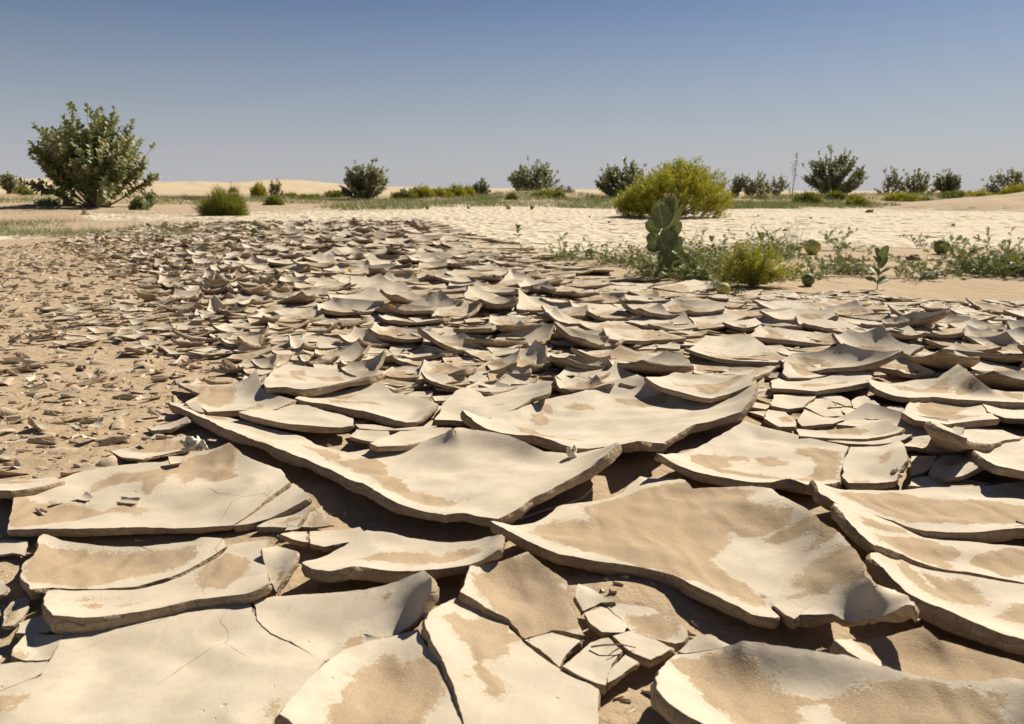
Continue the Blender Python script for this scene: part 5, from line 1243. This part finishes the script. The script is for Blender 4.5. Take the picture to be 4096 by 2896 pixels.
def b_big(t, b):
    n = NB(t); s = n.attr('lu'); tt = n.attr('lt'); tone = n.attr('tone')
    rib = n.ramp(n.math('ABSOLUTE', s), 0.03, 0.09, 1, 0)
    vein = n.math('SINE', n.math('MULTIPLY', n.math('SUBTRACT', tt, n.math('MULTIPLY', n.math('ABSOLUTE', s), 0.22)), 40))
    vm = n.math('MULTIPLY', n.ramp(vein, 0.93, 1.0), 0.55); m = n.math('MAXIMUM', rib, vm)
    c = n.coord(); base = n.mix(tone, (0.095, 0.115, 0.040), (0.200, 0.215, 0.100))
    base = n.mix(n.ramp(n.noise(c, 30, 4, 0.65), 0.4, 0.7, 0, 0.5), base, (0.26, 0.27, 0.15))
    base = n.mix(n.ramp(n.noise(c, 9, 2, 0.5), 0.64, 0.70, 0, 0.7), base, (0.42, 0.34, 0.08))
    col = n.mix(m, base, (0.40, 0.40, 0.20)); n.l(col, b.inputs['Base Color'])
    n.bump(m, 0.5, 0.002, b)
    tr = n.n('ShaderNodeBsdfTranslucent'); n.l(n.mix(0.5, col, (0.2, 0.25, 0.03)), tr.inputs[0]); ms = n.n('ShaderNodeMixShader'); ms.inputs[0].default_value = 0.22
    n.l(b.outputs[0], ms.inputs[1]); n.l(tr.outputs[0], ms.inputs[2]); n.l(ms.outputs[0], t.nodes['Material Output'].inputs[0])
M_BIG = mat('big_leaf', b_big, 0.5, 0.35)
def leafobj(root, pos, d, nrm, L, W, tone, curl=0.5, cup=0.5):
    v, f, uv = big_leaf(L, W, cup, curl); y_ = unit(np.array(d, float)); x_ = unit(np.cross(y_, np.array(nrm, float))); z_ = np.cross(x_, y_)
    V = np.array(pos) + v[:, :1] * x_ + v[:, 1:2] * y_ + v[:, 2:] * z_
    return mesh_obj('leaf', V, f, M_BIG, root, attrs={'lu': uv[:, 0], 'lt': uv[:, 1], 'tone': np.full(len(V), tone)})
def seedling():
    x, y = D(1483, 622); z0 = gz(x, y); s = pxm(1, y); rg = np.random.default_rng(71)
    root = thing('broadleaf_seedling', 'big-leaved upright seedling standing among the vines, its leaves stacked in two tiers', 'seedling', (x, y, z0))
    path = np.array([(0, 0, 0), (2, 0, 40), (-4, 0, 85), (2, 0, 120), (4, 0, 160)]) * s
    v, f = tube(path, [0.008, 0.0075, 0.006, 0.005, 0.003], 7); mesh_obj('stem', v, f, M_STEM, root)
    path2 = np.array([(3, -2, 2), (9, -5, 30), (12, -6, 60), (11, -6, 78)]) * s
    v, f = tube(path2, [0.006, 0.0055, 0.004, 0.003], 7); mesh_obj('stem', v, f, M_STEM, root)
    # base px offset (dx, dz), direction (dx, dz), face normal, length px, width px, depth offset
    L = [(-2,104,(-.35,1),(0,-1,.15),62,46,-14,.3), (2,120,(.1,1),(0,-1,.2),54,34,0,.15), (4,122,(.55,1),(.25,-1,.1),56,34,8,.35), (4,96,(.75,.85),(.45,-.9,.2),62,30,-4,.4), (6,86,(.9,.7),(.4,-.8,.3),52,32,12,.35),
         (-6,96,(-.9,.45),(-.3,-.8,.4),40,32,10,.2), (-4,66,(-.8,.6),(-.2,-1,.2),46,34,-12,.2), (0,60,(-.75,.2),(.1,-.8,.6),40,30,6,.1), (2,70,(.25,1),(0,-.5,-.6),46,30,14,.15), (6,132,(.35,1),(.2,.5,.6),44,26,16,.1),
         (24,62,(-.15,1),(0,-1,.2),44,30,-16,.55), (26,60,(.5,1),(.2,-1,.15),42,28,-10,.6), (26,52,(.85,.75),(.35,-.9,.2),48,28,-14,.35), (22,44,(-.5,.7),(-.2,-1,.3),40,26,-22,.35), (26,38,(.9,.5),(.2,-.9,.4),42,28,-6,.5),
         (20,26,(.2,1),(.1,-1,.2),38,30,-26,.35), (28,22,(1,.6),(.3,-.9,.3),40,24,-10,.5), (14,20,(-.3,.9),(-.1,-1,.3),36,26,-24,.3), (34,14,(1,.25),(.2,-.9,.5),34,22,-16,.4), (10,10,(.4,.8),(.1,-1,.2),30,24,-30,.45), (30,74,(.3,1),(.2,-.8,.3),32,20,0,.6),
         (-2,126,(-.25,1),(.1,.7,.5),40,24,18,.1)]
    for q, (a, b, d, nn, ll, ww, dy, tn) in enumerate(L):
        if 10 <= q <= 20: a = a - 12; b = b + 6; ll *= 0.92
        elif b > 90: b += 6
        ww *= 1.08; d = (d[0] * 0.72, d[1])
        leafobj(root, (a * s, dy * s * 0.6, b * s), (d[0], -0.12, d[1]), nn, ll * s, ww * s, tn, curl=rg.uniform(0.1, 0.5), cup=rg.uniform(0.1, 0.35))
seedling()
def sapling(label, xp, yp, hpx, seed, n=4, ratio=0.32, wd=0.3, spread=1.0):
    x, y = D(xp, yp); z0 = gz(x, y); s = pxm(hpx, y); rg = np.random.default_rng(seed)
    root = thing('broadleaf_sapling', label, 'seedling', (x, y, z0), 'small broad-leaved saplings')
    path = np.array([(0, 0, 0), (0.03, 0, 0.3), (0.0, 0, 0.6), (0.04, 0, 0.85)]) * s; v, f = tube(path, [0.016 * s, 0.014 * s, 0.01 * s, 0.006 * s], 6); mesh_obj('stem', v, f, M_STEM, root)
    for k in range(n):
        z = (0.15 + 0.6 * k / max(n - 1, 1)) * s; a = k * 1.57 + rg.uniform(-0.4, 0.4) + 0.3; fr = k / max(n - 1, 1)
        for sg in (0, math.pi):
            d = (math.cos(a + sg) * spread * (1 - 0.6 * fr), math.sin(a + sg) * spread * (1 - 0.6 * fr), 0.55 + 0.6 * fr)
            leafobj(root, (0.01 * s, 0, z), d, (-d[0] * 0.5, -0.5 + -d[1] * .3, 0.6), ratio * s * rg.uniform(0.85, 1.15), ratio * s * 0.62, rg.uniform(0.25, 0.75), curl=0.4)
sapling('lone sapling with fleshy leaves on the sand right of the vines', 1966, 648, 84, 81, 4, 0.42)
sapling('tiny dark sapling on the pale flat near the picture centre', 1161, 535, 27, 82, 3, 0.5)
sapling('two-leaved dark sprout left of the big-leaved seedling, below a melon', 1282, 597, 24, 83, 2, 0.75)
sapling('small sprout sticking out of the vine tangle', 1594, 556, 22, 84, 2, 0.7)
sapling('tall small-leaved sprout above the yellow shrub', 1703, 560, 32, 85, 2, 0.6)
sapling('thin weed sprouting from the flake-strewn sand on the left', 157, 640, 28, 86, 3, 0.35)
sapling('small sprout beside the two-leaved dark one', 1622, 560, 16, 87, 2, 0.7)

# ---- melons
def melon(xp, yp, dpx, label, m, seed, asp=1.0, tilt=1.2):
    d0 = D(xp, yp + dpx * 0.42); x, y = d0; r = pxm(dpx, y) / 2; rg = np.random.default_rng(seed)
    n, k = 26, 18; v = []; f = []
    for i in range(k + 1):
        ph = math.pi * i / k; 
        for j in range(n):
            th = 2 * math.pi * j / n; rib = 1 + 0.012 * math.cos(th * 10)
            v.append((math.sin(ph) * math.cos(th) * rib, math.sin(ph) * math.sin(th) * rib, math.cos(ph) * asp * (1 - 0.05 * abs(math.cos(ph)) ** 8)))
    for i in range(k):
        for j in range(n): f.append((i * n + j, (i + 1) * n + j, (i + 1) * n + (j + 1) % n, i * n + (j + 1) % n))
    root = thing('wild_melon', label, 'melon', (x, y, gz(x, y)), 'wild melons')
    o = mesh_obj('rind', np.array(v) * r, np.array(f), m, root, loc=(0, 0, r * 0.92), rot=(tilt, 0.3, rg.uniform(-1, 1)))
    path = np.array([(0, 0, r * asp * 0.95), (0.02 * r, 0, r * asp * 1.1), (0.25 * r, 0.05 * r, r * asp * 1.3)]); vv_, ff = tube(path, [0.07 * r, 0.05 * r, 0.05 * r], 6)
    o2 = mesh_obj('stalk', vv_, ff, M_TWIG, root, loc=(0, 0, r * 0.92), rot=o.rotation_euler)
melon(1324, 570, 25, 'green striped melon in the vines left of the big-leaved seedling', M_MELG, 1)
melon(1821, 553, 36, 'yellow-green melon behind the yellow shrub among brown leaves', M_MELY, 2)
melon(2110, 556, 34, 'dark green striped melon alone on the right sand', M_MELG, 3)
melon(1811, 628, 29, 'round dark melon at the start of the right runner', M_MELG, 4)
melon(1621, 649, 30, 'pale yellow melon at the edge of the mud plates under a vine', M_MELY, 5, 1.05)
melon(572, 520, 17, 'small green melon among the far left flakes', M_MELG, 6)
melon(1541, 582, 28, 'greyish green melon hidden inside the vine tangle', M_MELG, 7)
for i, (a, b, dd, lab) in enumerate([(1140, 452, 11, 'far tiny melon under the central wide bush, left one'), (1192, 455, 9, 'far tiny melon under the central wide bush, right one'), (1052, 455, 8, 'far tiny melon in the ground cover left of the central bush'), (962, 458, 8, 'far tiny melon in the ground cover below the yellow thicket'), (810, 462, 8, 'far tiny melon below the lone broad-leaved bush')]):
    xw, yw = xdist(a, 19.5), 19.5; root = thing('wild_melon', lab, 'melon', (xw, yw, gz(xw, yw)), 'wild melons'); r = pxm(dd, yw) / 2
    n, k = 14, 10; v = [(math.sin(math.pi * p / k) * math.cos(2 * math.pi * q / n) * r, math.sin(math.pi * p / k) * math.sin(2 * math.pi * q / n) * r, math.cos(math.pi * p / k) * r) for p in range(k + 1) for q in range(n)]
    f = [(p * n + q, (p + 1) * n + q, (p + 1) * n + (q + 1) % n, p * n + (q + 1) % n) for p in range(k) for q in range(n)]
    mesh_obj('rind', np.array(v), np.array(f), M_MELG if i % 2 else M_MELY, root, loc=(0, 0, r * 0.9), rot=(1.1, 0, i))
    vv_, ff = tube(np.array([(0, 0, r * 1.85), (0.1 * r, 0, r * 2.3)]), [0.1 * r, 0.07 * r], 5); mesh_obj('stalk', vv_, ff, M_TWIG, root)

# ---- small things
def lump(name, label, cat, x, y, r, m, seed, sq=0.7, amp=0.35, z=None, group=None, fq=1.6):
    rg = np.random.default_rng(seed); n, k = 22, 14; v = []
    for p in range(k + 1):
        for q in range(n):
            a = math.sin(math.pi * p / k) * math.cos(2 * math.pi * q / n); b = math.sin(math.pi * p / k) * math.sin(2 * math.pi * q / n); c = math.cos(math.pi * p / k)
            w_ = 1 + amp * 2 * float(vn(a * fq + seed + c, b * fq + c * 1.3, seed)) + amp * float(vn(a * fq * 3, b * fq * 3 + c * 3, seed + 1)); v.append((a * r * w_, b * r * w_, max(c * w_ * sq, -0.35) * r))
    f = [(p * n + q, (p + 1) * n + q, (p + 1) * n + (q + 1) % n, p * n + (q + 1) % n) for p in range(k) for q in range(n)]
    o = mesh_obj(name, np.array(v), np.array(f), m, loc=(x, y, (gz(x, y) if z is None else z) + r * 0.25)); return tag(o, label, cat, group)
x, y = D(1948, 480); lump('dirt_clod', 'brown clod of earth on the pale flat at the right', 'clod', x, y, 0.07, M_CLOD, 1, 0.7, 0.5)
x, y = D(1682 + 1110 - 940, 592) ; lump('dirt_clod', 'brown clod behind the long brown vine on the right sand', 'clod', *D(2112 - 410 + 0, 0) if False else D(2043, 583), 0.05, M_CLOD, 2, 0.5, 0.5)
lump('dirt_clod', 'small brown clod left of centre on the bank below the tallest bush', 'clod', xdist(208, 16), 16, 0.07, M_CLOD, 3, 0.6, 0.6)
stones = [(1322, 487, 'in front of the large feathery bush, left'), (1437, 478, 'at the left foot of the large feathery bush'), (1366, 499, 'between the centre sapling and the feathery bush'), (1748, 468, 'on the far pale flat right of the feathery bush'), (1700, 487, 'on the pale flat above the yellow shrub'), (1818, 491, 'on the pale flat above the yellow melon'), (1760, 517, 'on the pale flat behind the wispy grass'), (2137, 508, 'on the pale flat at the right'), (1885, 468, 'far out near the brown clod')]
for i, (a, b, lab) in enumerate(stones):
    x, y = D(a, b); lump('dark_stone', 'small dark stone ' + lab, 'stone', x, y, 0.022 + 0.002 * (i % 4), M_STONE, 20 + i, 0.8, 0.3, group='small dark stones on the pale flat')
x, y = xdist(452, 27), 27
def brush_pile():
    rg = np.random.default_rng(5); root_loc = (x, y, gz(x, y)); A = Acc()
    for k in range(120):
        a = rg.uniform(0, 6.28); p0 = np.array([rg.normal(0, 0.28), rg.normal(0, 0.2), rg.uniform(0, 0.12)]); d = np.array([math.cos(a), math.sin(a) * 0.4, rg.uniform(-0.1, 0.35)]) * rg.uniform(0.15, 0.5)
        p = p0 + np.linspace(0, 1, 4)[:, None] * d; p[:, 2] = np.maximum(p[:, 2], 0); v, f = tube(p, [0.012, 0.01, 0.008, 0.004], 4); A.add(v + np.array(root_loc), f)
    tag(A.build('brush_pile', M_TWIG, loc=root_loc), 'brown pile of dead brushwood left of the dark green broom bush', 'brush pile')
brush_pile()
def uxy(ux, uy, z): 
    a, b = unproj(*U2S(ux, uy), z); return float(a), float(b)
a, b = uxy(822, 432, 0.0); lump('dry_husk', 'crumpled ivory husk beside the back rim of the wide flat plate, left half', 'husk', a, b, 0.013, M_HUSK, 31, 1.2, 0.9, z=0.0, fq=2.6)
a, b = uxy(868, 428, 0.0); lump('dry_husk', 'crumpled white husk beside the back rim of the wide flat plate, right half', 'husk', a, b, 0.012, M_HUSK, 32, 1.2, 0.9, z=0.0, fq=2.6)
a, b = uxy(2482, 432, 0.03); lump('dry_husk', 'small pointed cream scrap between the great slab and the cupped slab', 'husk', a, b, 0.008, M_HUSK, 33, 2.2, 0.7, z=0.018)
a, b = uxy(2821 + 1072, 555, 0.0); lump('dry_husk', 'crumbled cream scrap at the corner of the square plate', 'husk', a, b, 0.008, M_HUSK, 34, 1.2, 0.8, z=0.004)
def dry_leaf(xp, yp, s, label, seed, m=M_ORANGE):
    x, y = D(xp, yp, 0.02); rg = np.random.default_rng(seed); v, f, uv = big_leaf(s, s * 0.55, 1.2, 1.2)
    o = mesh_obj('fallen_leaf', v, f, m, loc=(x, y, 0.022), rot=(rg.uniform(-0.4, 0.5), rg.uniform(-0.5, 0.5), rg.uniform(0, 6))); tag(o, label, 'leaf', 'dry leaves lying on the plates')
dry_leaf(885, 691, 0.055, 'orange dry leaf on a curled plate left of centre', 1)
dry_leaf(1238, 622, 0.06, 'pale yellow dry leaf near the front of the vines', 2, M_HUSK)
dry_leaf(1460, 655, 0.06, 'yellowish dry leaf on the plates below the big-leaved seedling', 3, M_HUSK)
dry_leaf(775, 612, 0.06, 'orange scrap of leaf among small plates in the far left', 4)
dry_leaf(1495, 590, 0.06, 'reddish dead leaf at the foot of the big-leaved seedling', 5)
def twig(pts, r, label, z=0.0, name='twig'):
    P = [(*uxy(a, b, z + h), z + h) for a, b, h in pts]; c = np.array(P).mean(0); v, f = tube(np.array(P) - c, np.linspace(r, r * 0.5, len(P)), 6)
    tag(mesh_obj(name, v, f, M_TWIG if name == 'twig' else M_HUSK, loc=c), label, 'twig')
twig([(2250,735,0),(2350,700,0.004),(2450,672,0.006),(2530,640,0.006),(2572,600,0.01)], 0.0022, 'curved pale straw lying in the hollow between the great slab and the sandy slab', -0.018, 'straw')
twig([(2565,1288,0.006),(2620,1280,0.01),(2700,1278,0.012),(2760,1292,0.008)], 0.0012, 'thin brown twig lying across the flat broken tiles', 0.0)
twig([(2700,1285,0.01),(2660,1310,0.008),(2640,1325,0.006)], 0.0010, 'second thin twig crossing the flat broken tiles', 0.0)
twig([(1340,560,0.0),(1365,545,0.006),(1395,530,0.01)], 0.0012, 'short pale twig in the shade under the long dark rim', -0.012)
twig([(2821+1590,745,0.02),(2821+1640,760,0.014),(2821+1680,755,0.01)], 0.0018, 'dark twig on the sandy plate at the right edge', 0.0)

# ---- flakes peeling off and lying on the big plates
def loose_bits():
    rg = np.random.default_rng(44); protos = [flake_proto(s) for s in range(16)]
    spots = [(180, 700, 34, 4), (560, 655, 46, 2), (370, 640, 30, 9), (715, 612, 22, 3), (965, 622, 16, 5), (250, 660, 26, 7), (620, 490, 24, 8), (130, 935, 26, 1), (165, 955, 22, 12), (1270, 770, 24, 13), (640, 385, 26, 10), (330, 330, 46, 2), (420, 325, 34, 9), (60, 400, 40, 14), (110, 440, 34, 6), (920, 390, 30, 3), (1330, 300, 22, 5), (1430, 412, 14, 7), (1700, 1240, 18, 8), (1620, 1262, 30, 15), (3130, 1290, 16, 4), (3560, 1300, 18, 6)]
    for i, (ux, uy, sz, k) in enumerate(spots):
        x, y = uxy(ux, uy, 0.006); s = sz / 2.1 / 1000; V, Fc, mi, sa = protos[k]
        M = Matrix.Rotation(rg.uniform(-0.8, 0.8), 3, 'Z') @ Matrix.Rotation(rg.normal(0, 0.3), 3, 'X'); Mn = np.array(M) * s * 1.6; z0 = (V @ Mn.T)[:, 2].min()
        o = mesh_obj('mud_flake', V * s * 1.6 * np.array([1, 1, 0.55]), Fc, [M_TOP, M_FLAKE], mi=mi, attrs={'sand': sa}, loc=(x, y, 0.0045 - z0), rot=M.to_euler())
        tag(o, 'loose curled chip of mud resting on or beside a big foreground plate', 'mud flake', 'loose chips on the big plates')
    A = []; 
    C = [uxy(rg.uniform(-50, 4500), rg.uniform(60, 1620), GZ + 0.004) for _ in range(1400)]
    for (x, y), q in zip(C, in_plates(C)):
        if q: continue
        k = int(rg.integers(16)); s = rg.uniform(0.004, 0.014); Mn = np.array(Matrix.Rotation(rg.uniform(0, 6.28), 3, 'Z') @ Matrix.Rotation(rg.normal(0, 0.7), 3, 'X')) * s
        V, Fc, mi, sa = protos[k]; A.append((V @ Mn.T + np.array((x, y, gz(x, y))), Fc, mi, sa))
    V = np.concatenate([a[0] for a in A]); offs = np.cumsum([0] + [len(a[0]) for a in A[:-1]])
    o = mesh_obj('mud_crumbs', V, np.concatenate([a[1] + q for a, q in zip(A, offs)]), [M_TOP, M_FLAKE], mi=np.concatenate([a[2] for a in A]), attrs={'sand': np.concatenate([a[3] for a in A])})
    tag(o, 'crumbs of dry mud lying on the sand in the gaps between the plates', 'mud crumbs', kind='stuff')
loose_bits()
for o in COL.objects:
    if 'label' in o and len(o['label'].split()) > 16: print('LONG', o['label'])
